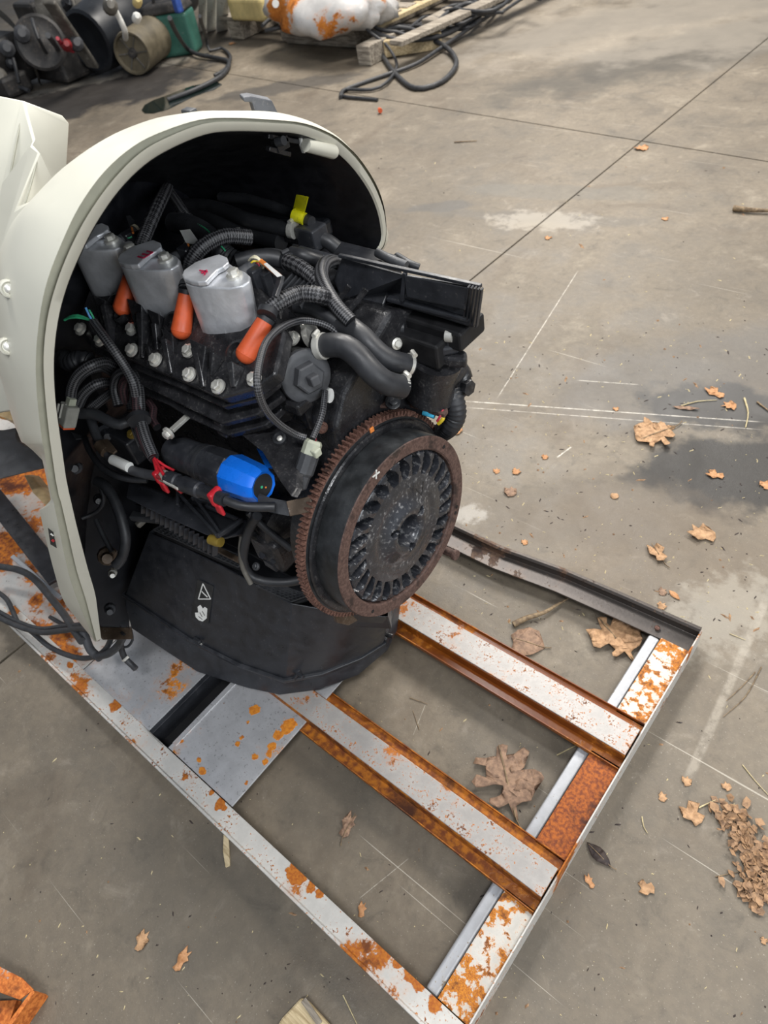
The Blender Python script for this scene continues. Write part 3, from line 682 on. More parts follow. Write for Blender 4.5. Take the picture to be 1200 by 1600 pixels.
# ---- spark plug boots and leads
def boot(bx, by, tx, ty, zb, zt, lb):
    b, t = P(bx, by, zb), P(tx, ty, zt)
    o = tube('spark_plug_boot', [b + (b - t).normalized() * .002, b, b.lerp(t, .4), t], lambda s: .0145 - .0035 * s - (.006 if s < .02 else 0), 'orange_rubber', E, n=20, step=.004)
    lab(o, lb)
    d = (b - t).normalized()
    me = lathe('boot_tip', b, d, [(-.002, .0143), (.003, .0132), (.007, .0105), (.010, .006), (.011, .001)], 'orange_rubber', o, 20)
    lathe('plug_collar', b + V((.006, .004, -.012)), HN, [(-.01, .016), (.002, .016), (.003, .012)], 'brass' if bx > 0 else 'zinc', o, 20)
    lathe('boot_ring', t, -d, [(-.002, .0118), (.004, .0118)], 'rubber', o, 16)
    return o
boot(384, 555, 415, 500, .925, .955, 'orange boot leaning nearest the flywheel')
boot(283, 518, 292, 458, .925, .965, 'orange boot between the two front cans')
boot(191, 482, 205, 430, .925, .965, 'orange boot beside the rearmost can')
def braidhose(pts, r, name='braided_lead', mat='braided', **k): return hose(name, pts, r, mat, E, **k)
braidhose([(417, 497, .955), (422, 484, .96), (440, 470, .965), (469, 459, .96), (500, 461, .955), (515, 468, .93)], .0108, corr=.05, pitch=.0045)
braidhose([(291, 455, .965), (295, 425, .975), (303, 402, .99), (322, 382, 1.0), (352, 369, 1.0), (392, 371, .985)], .0108, corr=.05, pitch=.0045)
braidhose([(207, 428, .965), (218, 392, .985), (230, 360, 1.0), (247, 322, 1.01), (256, 304, 1.0), (261, 293, .985)], .0098, corr=.05, pitch=.0045)
hose('sleeve', [(262, 296, .98), (276, 315, .975), (292, 338, .965), (312, 352, .95), (330, 362, .94)], .0085, 'braided', E)
hose('sleeve', [(264, 292, .97), (290, 288, .97), (318, 294, .96), (345, 303, .95)], .0085, 'rubber', E)
for i, (x, y) in enumerate(((418, 488), (294, 448), (208, 420))):
    p = P(x, y, .968)
    lathe('cable_tie', p, P(x + 6, y - 18, .975) - p, [(-.004, .013), (.004, .013)], 'rubber', E, 14)

# ---- big corrugated loom with green stripe
lm = hose('corrugated_loom', [(272, 348, .955), (296, 352, .965), (322, 366, .965), (342, 388, .96), (356, 402, .95), (375, 412, .94)], .0155, 'rubber', E, n=18, corr=.07, pitch=.006)
hose('loom_stripe', [(300, 346, .978), (322, 358, .98), (340, 378, .974), (352, 392, .965)], .0013, 'green_wire', lm, n=6)
hose('loom_end', [(370, 410, .955), (392, 404, .955), (420, 402, .95), (448, 408, .94)], .0125, 'rubber', E, n=16)

# ---- rubber hoses behind
hA = hose('rubber_hose', [(345, 308, .96), (380, 310, .965), (415, 319, .965), (455, 333, .96), (487, 347, .955)], .0085, 'rubber', E, n=16)
tp = P(466, 338, .963); lathe('tape_band', tp - (P(487, 347, .955) - tp).normalized() * .009, P(487, 347, .955) - tp, [(0, .0095), (.020, .0095)], 'yellow_tape', hA, 18)
prism('tape_flag', [P(x, y, z) for x, y, z in ((457, 330, .965), (463, 304, 1.0), (481, 308, 1.0), (474, 335, .965))], (.001, .001, 0), 'yellow_tape', hA, 0)
hB = hose('rubber_hose', [(285, 322, .94), (320, 322, .95), (352, 330, .955), (385, 343, .955), (427, 353, .95), (460, 360, .945)], .0118, 'rubber', E, n=18)
clamp(P(457, 359, .946), P(460, 360, .945) - P(427, 353, .95), .0122, hB)
box('valve_block', P(488, 368, .935), .040, .034, .034, 'black_plastic', E, bevel=.003)
tube('rubber_hose', [P(500, 372, .93), P(514, 378, .925), P(527, 388, .915)], .0115, 'rubber', E, n=16)
hose('rubber_hose', [(300, 330, .93), (350, 350, .935), (400, 365, .93), (440, 378, .925)], .016, 'rubber', E, n=16)
hose('rubber_hose', [(415, 401, .935), (432, 402, .94), (449, 409, .94)], .0125, 'rubber_grey', E, n=16)
hose('braided_hose', [(449, 408, .945), (470, 418, .948), (488, 432, .942), (500, 446, .932), (507, 456, .92)], .0105, 'braided', E, corr=.05, pitch=.0045, n=16)
clamp(P(450, 409, .942), P(470, 418, .948) - P(449, 409, .945), .0125, E, mat='rubber', name='hose_clamp')
hose('rubber_hose', [(456, 396, .945), (475, 400, .945), (500, 408, .93)], .0105, 'rubber', E, n=16)
hose('braided_hose', [(530, 412, .925), (519, 408, .935), (506, 414, .95), (502, 430, .95), (509, 450, .945), (526, 478, .935), (548, 502, .92)], .0098, 'braided', E, n=16)
hose('rubber_hose', [(463, 478, .92), (490, 484, .92), (518, 497, .915), (545, 512, .90), (560, 520, .88)], .0098, 'rubber', E, n=14)
hose('rubber_hose', [(548, 512, .865), (585, 512, .865), (632, 513, .86)], .0095, 'rubber', E, n=14)
hose('rubber_hose', [(590, 395, .90), (610, 405, .90), (635, 415, .895)], .007, 'rubber_grey', E, n=14)
hose('rubber_hose', [(620, 400, .885), (640, 412, .885), (655, 418, .88)], .006, 'rubber', E, n=14)
hD = hose('coolant_hose', [(512, 508, .90), (528, 506, .905), (546, 511, .905), (567, 527, .90), (588, 549, .885), (609, 563, .87), (642, 571, .85)], .0150, 'rubber', E, n=22)
lab(hD, 'upper black coolant hose in an S-bend')
hC = hose('coolant_hose', [(500, 541, .90), (520, 539, .905), (540, 542, .905), (561, 558, .895), (581, 581, .88), (603, 598, .86), (630, 605, .84)], .0163, 'rubber', E, n=22)
lab(hC, 'lower black coolant hose in an S-bend')
clamp(P(503, 541, .902), P(520, 539, .905) - P(500, 541, .90), .0168, hC)
clamp(P(486, 524, .895), P(500, 520, .90) - P(486, 525, .895), .0165, E)
clamp(P(627, 604, .842), P(630, 605, .84) - P(603, 598, .86), .0155, hC, w=.005)
clamp(P(638, 570, .852), P(642, 571, .85) - P(609, 563, .87), .0148, hD, w=.005)

# ---- sensor leads and small things by the nearest injector
def small_top():
    b = prism('terminal_plate', [P(x, y, .99) for x, y in ((404, 408), (409, 405), (440, 430), (438, 440), (430, 462), (424, 462), (432, 436))], (.003, .002, -.003), 'black_plastic', E, .0005)
    prism('orange_label', [P(x, y, .996) for x, y in ((404, 409), (409, 405), (441, 431), (433, 433))], (0, 0, .001), 'orange_label', b, 0)
    prism('label_edge', [P(x, y, .9975) for x, y in ((412, 413), (417, 411), (441, 431), (433, 433))], (0, 0, .0006), 'white_label', b, 0)
    box('connector', P(402, 445, .965), .020, .018, .05, 'black_plastic', E)
    box('connector', P(418, 448, .96), .016, .014, .045, 'black_plastic', E)
    hose('wire', [(388, 410, .99), (392, 403, 1.0), (402, 404, 1.0), (408, 413, .99)], .0013, 'white_wire', E, n=6)
    hose('wire', [(390, 414, .988), (396, 408, .996), (405, 410, .99), (409, 420, .98)], .0013, 'yellow_wire', E, n=6)
    hose('wire', [(400, 410, .992), (405, 414, .988), (405, 426, .98)], .0013, 'red_wire', E, n=6)
    # barcode tag by the middle can
    q = [P(x, y, 1.0) for x, y in ((281, 360), (297, 358), (313, 381), (303, 390), (291, 380))]
    t = prism('barcode_tag', q, (.0, .0, -.001), 'white_label', E, 0); lab(t, 'white tag with a square code')
    box('connector', P(296, 400, .985), .022, .02, .03, 'black_plastic', E)
    hose('wire', [(284, 392, .99), (290, 384, .995), (296, 390, .99)], .0015, 'white_wire', E, n=6)
    hose('wire', [(294, 382, 1.0), (296, 388, .998)], .0018, 'orange_label', E, n=6)
    # leaf-like metal shield and plug by the rear can
    prism('heat_shield', [P(x, y, .99) for x, y in ((196, 337), (203, 336), (214, 350), (222, 366), (216, 372), (206, 366))], (.002, .0, -.002), 'rubber_grey', E, .0008)
    box('connector', P(202, 372, .985), .018, .018, .02, 'black_plastic', E)
    hose('wire', [(206, 356, .995), (208, 364, .995)], .0018, 'orange_label', E, n=6)
    hose('wire', [(196, 366, .99), (200, 372, .99), (206, 370, .99)], .0012, 'green_wire', E, n=6)
    # dark filler pieces among the hoses
    for x, y, z, sx, sy, sz in ((440, 445, .90, .06, .05, .03), (350, 430, .88, .2, .10, .04), (470, 440, .87, .10, .10, .05), (250, 420, .88, .2, .10, .04), (540, 430, .87, .14, .12, .04), (400, 350, .88, .30, .10, .03)):
        box('manifold_block', P(x, y, z), sx, sy, sz, 'black_plastic', E, bevel=.006)
    # fuel rail / intake runner ribs
    for i in range(7):
        p = P(440 + i * 5, 452 + i * 5, .925); v, f = bar_geo(p, p + V((0, .05, .012)), .003, .010); link('runner_rib', v, f, 'rubber_grey', E, None, None, .0008)
    hose('pipe', [(470, 392, .93), (490, 398, .93), (530, 408, .92)], .008, 'black_plastic', E)
    v, f = bar_geo(P(255, 330, .93), P(470, 372, .93), .012, .02); link('mount_rail', v, f, 'black_metal', E, None, None, .003)
    bolt(P(372, 362, .945), (0, 0, 1), .005, E, 'zinc')
small_top()

# ---- electronics / airbox at upper right
def make_ebox():
    face = [(534, 401, .945), (632, 428, .945), (752, 448, .945), (750, 476, .915), (742, 513, .885), (690, 497, .888), (628, 479, .890), (606, 463, .895), (600, 478, .885), (589, 498, .872), (549, 491, .872), (536, 470, .885), (520, 440, .91)]
    pts = [P(*p) for p in face]; off = ray(660, 470).normalized() * .10
    b = prism('air_box', pts, off, 'black_plastic', E, .004, 3); lab(b, 'long ribbed black box above the coolant hoses')
    # raised panel frame
    def fr(a): return [P(x, y, z) + V((0, -.003, .003)) for x, y, z in a]
    q = fr(((636, 432, .943), (738, 452, .943), (731, 487, .908), (640, 466, .908)))
    prism('box_panel', q, (0, -.004, .003), 'black_plastic', b, .002)
    v, f = bar_geo(P(633, 426, .95), P(628, 470, .905), .005, .006); link('box_rib', v, f, 'black_plastic', b, None, None, .001)
    v, f = bar_geo(P(530, 399, .952), P(752, 447, .952), .006, .005); link('box_rim', v, f, 'black_plastic', b, None, None, .001)
    v, f = bar_geo(P(606, 466, .90), P(738, 500, .893), .010, .007); link('box_rim', v, f, 'black_plastic', b, None, None, .002)
    for i in range(5):
        x = 733 + i * 5
        v, f = bar_geo(P(x, 447 + i, .955), P(x - 8, 500 + i * 2.5, .89), .006, .0025, V((1, 0, 0))); link('end_rib', v, f, 'black_plastic', b, None, None, .0008)
    for (x0, y0, x1, y1) in ((528, 471, 546, 447), (546, 484, 573, 452)):
        v, f = bar_geo(P(x0, y0, .90), P(x1, y1, .925), .004, .008); link('gusset', v, f, 'black_metal', b, None, None, .001)
    v, f = bar_geo(P(548, 486, .885), P(586, 490, .885), .008, .008); link('gusset', v, f, 'black_metal', b, None, None, .001)
    box('under_bracket', P(690, 505, .86), .11, .06, .03, 'black_dark', E, bevel=.004)
    box('under_bracket', P(660, 530, .84), .10, .06, .04, 'black_dark', E, bevel=.004)
make_ebox()

# ---- thermostat tower and elbow at right
def make_tower():
    f_ = prism('tower_flange', [P(x, y, .835) for x, y in ((637, 528), (668, 520), (712, 536), (730, 550), (728, 562), (700, 560), (650, 545))], (0, 0, -.016), 'black_metal', E, .004)
    prism('tower_cap', [P(x, y, .85) for x, y in ((640, 520), (668, 512), (706, 528), (718, 540), (690, 545), (650, 535))], (0, 0, -.014), 'black_plastic', E, .004)
    lathe('tower_knob', P(697, 524, .865), V((1, .3, 0)), [(0, .009), (.010, .009), (.011, .006)], 'zinc', E, 14)
    lathe('tower_post', P(704, 545, .84), (0, 0, 1), [(0, .008), (.03, .008)], 'black_plastic', E, 14)
    a, b = P(683, 560, .815), P(672, 618, .745)
    lathe('thermostat_housing', a, b - a, [(0, .040), ((b - a).length * .5, .034), ((b - a).length, .038)], 'black_metal', E, 26)
    prism('base_plate', [P(x, y, .74) for x, y in ((624, 612), (640, 608), (697, 632), (700, 640), (694, 648), (640, 632))], (0, 0, -.008), 'iron_rust', E, .002)
    hose('elbow', [(690, 600, .77), (704, 588, .77), (716, 578, .765), (722, 592, .75)], .017, 'black_metal', E, n=18)
    bolt(P(724, 603, .745), V((1, -.1, .1)), .013, E, 'black_metal', h=.014)
    hose('corrugated_hose', [(704, 610, .745), (711, 630, .73), (712, 650, .71), (703, 666, .69), (690, 676, .66)], .016, 'rubber', E, n=16, corr=.05, pitch=.006)
    hose('sleeve', [(636, 634, .73), (655, 640, .73), (663, 643, .73)], .007, 'rubber', E)
    hose('blue_sleeve', [(662, 642, .732), (680, 648, .728)], .0068, 'cyan_sleeve', E)
    hose('wire', [(694, 645, .735), (692, 655, .73), (685, 662, .72)], .003, 'yellow_wire', E, n=8)
    hose('wire', [(692, 640, .74), (688, 650, .735), (683, 658, .725)], .002, 'red_wire', E, n=8)
    bolt(P(546, 628, .79), V((1, -.3, .3)), .008, E, 'rubber_grey')
    bolt(P(620, 537, .85), V((1, -.3, .3)), .006, E, 'zinc')
    prism('engine_bracket', [P(x, y, .775) for x, y in ((560, 612), (575, 606), (600, 615), (626, 622), (622, 634), (590, 634), (560, 628))], (0, 0, -.006), 'iron_rust', E, .002)
    for x, y in ((574, 622), (614, 628)): bolt(P(x, y, .778), V((.5, -.3, .8)), .008, E, 'black_metal', h=.01)
make_tower()

# ---- thermostat / oil cap at the front of the head
def make_cap():
    c = P(478, 588, .875); d = V((0.93, -0.26, 0.25)).normalized()
    back = c - d * .055
    lathe('filter_housing', back, d, [(0, .027), (.02, .034), (.05, .035)], 'black_metal', E, 32)
    cap = lathe('housing_cap', c - d * .008, d, [(0, .0365), (.004, .0375), (.010, .0365), (.012, .033), (.012, .027)], 'rubber_grey', E, 36)
    lathe('cap_hex', c + d * .003, d, [(0, .0225), (.013, .0215), (.0145, .019)], 'rubber_grey', cap, 6, smooth=20)
    ax = axes(d)
    box('cap_square', c + d * .024, .018, .014, .014, 'rubber_grey', cap, ax, .002)
    prism('green_dab', [P(x, y, .912) for x, y in ((420, 546), (427, 537), (436, 537), (438, 544), (430, 551), (422, 550))], (0, 0, .001), 'teal_paint', E, 0)
    bolt(P(457, 529, .905), HN, .0075, E, 'zinc')
    lathe('pipe_stub', P(492, 532, .885), P(505, 541, .9) - P(480, 528, .88), [(-.03, .015), (.02, .015)], 'black_metal', E, 18)
    box('bracket_arm', P(470, 640, .80), .05, .02, .05, 'black_metal', E, bevel=.004)
    lathe('front_boss', P(508, 660, .76), V((1, -.4, .3)), [(-.05, .045), (0, .04), (.01, .02)], 'black_metal', E, 24)
    box('bracket_arm', P(455, 625, .84), .06, .03, .02, 'black_metal', E, bevel=.004)
    prism('white_disc', [P(514 + 8 * math.cos(a * PI / 8), 616 + 12 * math.sin(a * PI / 8), .84) for a in range(16)], (0, 0, -.002), 'white_label', E, 0)
    bolt(P(503, 668, .80), V((1, -.3, .3)), .006, E, 'gear_rust')
make_cap()
hose('braided_loop', [(535, 530, .89), (522, 516, .905), (504, 506, .915), (472, 501, .925), (441, 511, .945), (417, 533, .955), (405, 567, .955), (402, 602, .945), (413, 637, .91), (434, 661, .87), (460, 678, .835), (478, 684, .825)], .0048, 'braided', E, n=12)
hose('braided_loop', [(488, 686, .825), (496, 668, .83), (504, 645, .84), (508, 612, .85)], .0045, 'braided', E, n=12)
def conn():
    a, b = P(491, 688, .82), P(470, 752, .78); d = (b - a).normalized()
    c = lathe('sensor_connector', a, d, [(0, .010), (.004, .0125), (.022, .0125)], 'pale_connector', E, 8, smooth=20)
    lathe('connector_socket', a + d * .020, d, [(0, .0135), (.026, .0135), (.03, .011), ((b - a).length - .012, .0105), ((b - a).length - .008, .006)], 'rubber_grey', c, 10, smooth=20)
    box('connector_clip', a + d * .016 + V((.012, 0, .004)), .01, .012, .012, 'pale_connector', c)
    for k, (m, x) in enumerate((('red_wire', 0), ('white_wire', 4), ('red_wire', 7))):
        hose('wire', [(494 + x * .6, 668, .83), (490 + x * .5, 680, .825), (487 + x * .8, 690, .82)], .0016, m, E, n=6)
conn()

# ---- side bracket, actuator with the blue cap
def make_bracket():
    pts = [(356, 662), (380, 672), (405, 678), (414, 672), (425, 660), (438, 662), (447, 671), (462, 684), (466, 694), (464, 762), (455, 776), (440, 756), (410, 706), (385, 686)]
    b = prism('side_bracket', [P(x, y, .80) for x, y in pts], (.004, .006, -.006), 'black_metal', E, .0012)
    lathe('bracket_grommet', P(438, 686, .802), (0.2, -.35, .9), [(0, .0105), (.005, .010), (.007, .007), (.004, .005), (.004, .001)], 'rubber', b, 20)
    lathe('bracket_screw', P(438, 686, .806), (0.2, -.35, .9), [(0, .004), (.003, .004), (.004, .002)], 'zinc', b, 12)
    prism('blue_patch', [P(x, y, .68) for x, y in ((400, 700), (408, 704), (424, 728), (416, 732))], (.0, .01, -.01), 'blue_plastic', E, .001)  # small blue wedge behind the side bracket
    v, f = bar_geo(P(232, 610, .80), P(310, 640, .80), .003, .012, V((0, -.5, .87))); link('wire_bracket', v, f, 'black_metal', E, None, None, .0005)
    v, f = bar_geo(P(310, 640, .80), P(300, 655, .78), .003, .012, V((0, -.5, .87))); link('wire_bracket', v, f, 'black_metal', E, None, None, .0005)
    # silver strut
    v, f = bar_geo(P(268, 673, .79), P(298, 646, .79), .009, .006); s = link('steel_strap', v, f, 'zinc', E, None, None, .001)
    bolt(P(263, 677, .79), (P(263, 677, .79) - P(298, 646, .79)), .007, s, 'zinc', 'nut')
make_bracket()
def make_actuator():
    a, b = P(276, 706, .735), P(412, 760, .745); d = (b - a).normalized(); L = (b - a).length
    st = lathe('starter_solenoid', a, d, [(-.018, .010), (-.010, .022), (.006, .027), (.05, .027), (.056, .025), (.06, .029), (L * .62, .030)], 'black_plastic', E, 32)
    lathe('solenoid_hex', a + d * (L * .42), d, [(0, .028), (.006, .0315), (L * .24, .0325), (L * .25, .030)], 'black_plastic', st, 8, smooth=20)
    cap = lathe('blue_cap', a + d * (L * .665), d, [(0, .031), (.004, .0325), (L * .335 - .012, .0290), (L * .335 - .004, .0265), (L * .335, .0235), (L * .335 - .002, .0185), (L * .335 - .002, .001)], 'blue_plastic', st, 10, smooth=25)
    lab(cap, 'bright blue octagonal end cap')
    lathe('cap_face', a + d * (L - .002), d, [(0, .0188), (.0008, .0188)], 'ink', cap, 28)
    ax = axes(d)
    for (u, w_, m, r) in ((.003, .001, 'teal_paint', .0022), (-.003, -.005, 'orange_label', .0015)):
        lathe('print_dot', b - d * .0008 + ax[1] * u + ax[2] * w_, d, [(0, r), (.0006, r)], 'green_wire' if m == 'teal_paint' else m, cap, 10)
    lathe('clamp_band', a + d * .07, d, [(0, .0305), (.006, .0305)], 'rubber', st, 28)
    # long black link with red clips
    a2, b2 = P(256, 744, .745), P(352, 781, .755); d2 = (b2 - a2).normalized(); L2 = (b2 - a2).length
    lk_ = lathe('link_rod', a2, d2, [(0, .0095), (.012, .0095), (.014, .012), (.032, .012), (.034, .0095), (.045, .0095), (.047, .0125), (L2 * .6, .0125), (L2 * .62, .010), (L2, .010)], 'black_plastic', E, 18)
    lathe('silver_cuff', a2 - d2 * .001, d2, [(0, .0098), (.009, .0098)], 'grey_connector', lk_, 18)
    for t, s, nm in ((-.008, .014, 'red_clip'), (L2 * .86, .015, 'red_clip')):
        p = a2 + d2 * t
        parts = [box_geo(p, .010, s * 1.5, s * 1.6, axes(d2)), box_geo(p + V((.005, -.006, -.018)), .016, .006, .022)]
        v, f = merge(parts); link(nm, v, f, 'red_plastic', lk_, None, None, .003)
    v, f = bar_geo(P(256, 752, .75), P(278, 764, .75), .003, .004); link('staple', v, f, 'zinc', lk_, None, None, .0005)
    hose('rod_tail', [(352, 781, .755), (375, 790, .75), (400, 792, .745), (430, 792, .74)], .007, 'rubber', E)
    for pts, m, r in ((((240, 716, .755), (244, 730, .755), (247, 743, .75)), 'red_plastic', .0028), (((241, 716, .757), (250, 732, .757), (256, 742, .755)), 'red_plastic', .0025),
                      (((244, 718, .755), (258, 728, .75), (272, 735, .745)), 'red_plastic', .0022), (((246, 744, .75), (262, 752, .745), (284, 768, .74)), 'dark_red', .004)):
        hose('red_wire', list(pts), r, m, E, n=8)
    # flat steel belt running to the ring gear
    pts = [(392, 768), (420, 780), (450, 786), (488, 778)]
    top = [P(x, y, .74) for x, y in pts]; bot = [P(x, y + 20, .725) for x, y in pts]
    v, f = loft([top, bot, [p + V((0, .003, 0)) for p in bot], [p + V((0, .003, 0)) for p in top]], False)
    link('strap', v, f, 'rubber_grey', E, None)
    v, f = bar_geo(P(450, 795, .735), P(488, 787, .735), .022, .003, V((0.2, -.8, .5))); link('strap_end', v, f, 'bracket_brown', E, None, None, .001)
make_actuator()

# ---- wiring harness at left
def harness():
    def B(pts, r=.010, m='braided', **k): return hose('harness_bundle', pts, r, m, E, n=12, **k)
    B([(111, 626, .80), (112, 608, .82), (122, 586, .84), (142, 571, .85), (166, 566, .84), (186, 578, .82)], .0085)
    B([(113, 620, .79), (118, 598, .81), (136, 580, .825), (160, 574, .82), (182, 586, .81)], .0075)
    B([(122, 634, .78), (132, 614, .80), (150, 600, .81), (170, 598, .80), (184, 606, .79)], .0085)
    B([(140, 640, .77), (158, 625, .78), (176, 612, .79), (190, 606, .80)], .008)
    B([(186, 634, .79), (180, 608, .81), (184, 588, .83), (200, 580, .84), (214, 596, .83), (218, 624, .81), (220, 652, .79), (228, 684, .775), (240, 714, .76)], .0088)
    B([(196, 628, .79), (192, 604, .82), (200, 590, .835), (212, 604, .825), (214, 634, .805), (215, 660, .79)], .008, 'braided_red')
    B([(205, 640, .78), (202, 614, .80), (208, 600, .82)], .007)
    B([(215, 655, .785), (222, 684, .77), (232, 705, .76), (241, 718, .755)], .0075, 'braided_red')
    B([(212, 648, .78), (212, 668, .77), (224, 700, .76)], .0075)
    B([(232, 628, .78), (240, 640, .775), (238, 655, .77), (246, 668, .765)], .0065, 'braided_red')
    hose('harness_sleeve', [(146, 503, .93), (154, 515, .925), (163, 527, .92), (178, 548, .905), (196, 574, .88), (208, 598, .86), (212, 618, .84)], .0068, 'braided', E, n=12)
    hose('green_wire', [(146, 503, .93), (130, 495, .935), (115, 493, .935), (101, 500, .925)], .0020, 'green_wire', E, n=8)
    hose('green_wire', [(146, 502, .93), (132, 498, .932), (118, 496, .934), (104, 498, .93)], .0016, 'green_wire', E, n=8)
    hose('blue_wire', [(146, 502, .93), (140, 494, .94), (134, 481, .95)], .0018, 'blue_wire', E, n=8)
    hose('blue_wire', [(148, 501, .93), (144, 492, .942), (139, 484, .948)], .0014, 'green_wire', E, n=8)
    hose('harness_loom', [(100, 560, .83), (112, 566, .84), (128, 562, .845), (142, 566, .84)], .0150, 'rubber', E, n=16, corr=.07, pitch=.006)
    lathe('cable_tie', P(217, 655, .795), P(220, 668, .79) - P(217, 655, .795), [(-.004, .018), (.004, .018)], 'rubber', E, 16)
    # grey multi-pin plug hanging at the cowl rim
    a, b = P(110, 632, .80), P(103, 664, .77); d = (b - a).normalized(); ax = axes(d, V((1, 0, 0)))
    p = box('harness_plug', a.lerp(b, .5), (b - a).length, .022, .026, 'grey_connector', E, ax, .003, 3)
    box('plug_seal', b + d * .001, .004, .020, .023, 'orange_rubber', p, ax, .001)
    box('plug_neck', a - d * .006, .012, .012, .012, 'pale_connector', p, ax, .001)
    for k in range(3): v, f = bar_geo(a + ax[1] * (.006 * (k - 1)) + V((0, -.010, .009)), b + ax[1] * (.006 * (k - 1)) + V((0, -.010, .009)) - d * .012, .002, .003); link('plug_rib', v, f, 'grey_connector', p)
    hose('plug_cable', [(112, 622, .805), (111, 612, .815)], .005, 'braided_red', E)
    # smooth cables
    hose('battery_cable', [(125, 646, .77), (150, 648, .775), (171, 658, .77), (188, 663, .765), (204, 655, .765)], .0090, 'rubber_grey', E, n=14)
    c = hose('battery_cable', [(140, 650, .75), (146, 668, .745), (152, 684, .74), (171, 713, .73), (202, 733, .725), (225, 740, .73), (245, 744, .735)], .0078, 'rubber_grey', E, n=14)
    q = [P(x, y, .733) for x, y in ((176, 718), (202, 730))]; lathe('cable_label', q[0], q[1] - q[0], [(0, .0084), ((q[1] - q[0]).length, .0084)], 'white_label', c, 16)
    lathe('cable_joint', P(160, 700, .74), P(172, 712, .735) - P(160, 700, .74), [(-.01, .009), (.012, .010)], 'bracket_brown', c, 14)
    prism('tape_scrap', [P(x, y, .742) for x, y in ((156, 690), (170, 688), (184, 706), (178, 711), (162, 704))], (0, 0, .004), 'bracket_brown', E, .001)
    hose('battery_cable', [(132, 684, .70), (140, 704, .70), (156, 727, .695), (178, 742, .69), (205, 749, .685), (230, 750, .68)], .0055, 'rubber', E, n=12)
    hose('drain_hose', [(152, 752, .60), (165, 760, .60), (178, 780, .585), (190, 812, .56), (196, 845, .53), (190, 872, .50), (180, 884, .49)], .0098, 'rubber', E, n=16)
    hose('drain_hose', [(150, 812, .52), (162, 838, .50), (175, 862, .48)], .005, 'rubber', E)
    hose('drain_hose', [(128, 810, .50), (150, 800, .50), (162, 782, .52), (156, 760, .54)], .004, 'rubber', E)
    # dim lumps deep in the cavity
    for x, y, z, r, m in ((112, 712, .62, .018, 'bracket_brown'), (118, 730, .60, .014, 'rubber_grey'), (168, 868, .45, .02, 'bracket_brown'), (176, 894, .43, .009, 'zinc'), (155, 690, .66, .012, 'black_metal'), (172, 950, .36, .012, 'rubber_grey'), (155, 780, .5, .012, 'black_metal')):
        lathe('fitting', P(x, y, z), V((.8, -.3, .5)), [(0, r), (.012, r * .9), (.016, r * .6), (.03, r * .5)], m, E, 10, smooth=20)
    lathe('solenoid', P(162, 668, .72), V((.8, -.3, .2)), [(0, .012), (.01, .015), (.03, .015), (.034, .010), (.05, .006)], 'black_plastic', E, 18)
    box('relay_box', P(202, 690, .71), .07, .04, .05, 'black_plastic', E, bevel=.004)
    bolt(P(206, 678, .74), V((.2, -.4, .9)), .006, E, 'brass')
    prism('wing_bracket', [P(x, y, .70) for x, y in ((111, 675), (140, 684), (118, 686))], (0, 0, -.002), 'rubber_grey', E, 0)
harness()

# ---- lower side: ribbed panel, fins, plug, hoses
def lower_side():
    prism('side_cover', [P(x, y, .60) for x, y in ((200, 752), (250, 770), (300, 790), (382, 812), (372, 836), (345, 842), (318, 835), (240, 800), (196, 778))], (.0, .012, -.012), 'black_plastic', E, .003)
    for a, b in (((280, 772), (340, 838)), ((300, 772), (346, 836)), ((340, 838), (378, 812)), ((300, 778), (330, 786)), ((322, 790), (372, 812)), ((278, 765), (278, 790))):
        v, f = bar_geo(P(a[0], a[1], .625), P(b[0], b[1], .618), .005, .008); link('cover_rib', v, f, 'black_plastic', E, None, None, .001)
    lathe('yellow_plug', P(337, 845, .60), V((1, .2, .1)), [(-.012, .0085), (.004, .0095), (.012, .0085)], 'brass', E, 14)
    # row of fins
    for i in range(16):
        x = 225 + i * 7.4; y = 786 + i * 4.4
        v, f = bar_geo(P(x, y, .585), P(x - 1, y + 16, .565), .0025, .01); link('fin', v, f, 'black_plastic', E)
    v, f = bar_geo(P(262, 818, .50), P(386, 882, .50), .010, .006); link('edge_strip', v, f, 'bracket_brown', E, None, None, .001)
    v, f = bar_geo(P(206, 806, .50), P(262, 812, .50), .018, .014); link('bracket', v, f, 'rubber_grey', E, None, None, .003)
    v, f = bar_geo(P(214, 822, .48), P(238, 800, .49), .012, .012); link('bracket', v, f, 'grime_grey', E, None, None, .003)
    hose('side_hose', [(402, 806, .66), (392, 822, .63), (384, 845, .60), (380, 876, .56), (390, 898, .53), (412, 908, .515), (445, 910, .51), (470, 906, .51)], .0078, 'rubber', E, n=14)
    hose('steel_pipe', [(378, 838, .60), (376, 862, .58), (380, 888, .55), (392, 912, .52)], .0045, 'grime_grey', E, n=10)
    hose('side_hose', [(388, 800, .66), (420, 830, .62), (455, 858, .585)], .006, 'rubber', E)
    box('pump_block', P(430, 850, .56), .07, .05, .07, 'black_metal', E, bevel=.008)
    box('pump_boss', P(427, 878, .53), .03, .02, .02, 'black_plastic', E, bevel=.003)
    lathe('pump_cap', P(418, 868, .545), V((0, -.6, .8)), [(0, .008), (.014, .007)], 'black_plastic', E, 8)
    lathe('pump_cap', P(436, 876, .545), V((0, -.6, .8)), [(0, .008), (.014, .007)], 'black_plastic', E, 8)
    lathe('pump_body', P(455, 820, .60), V((1, -.2, 0)), [(-.06, .05), (0, .05), (.01, .03)], 'black_metal', E, 24)
    bolt(P(400, 885, .53), V((0, -.6, .8)), .005, E, 'rubber_grey')
    # lower crankcase flank so the space behind is filled
    prism('lower_block', [P(x, y, .46) for x, y in ((205, 786), (300, 812), (395, 850), (500, 895), (520, 940), (452, 902), (385, 864), (262, 808))], (0, .05, -.06), 'black_dark', E, .004)
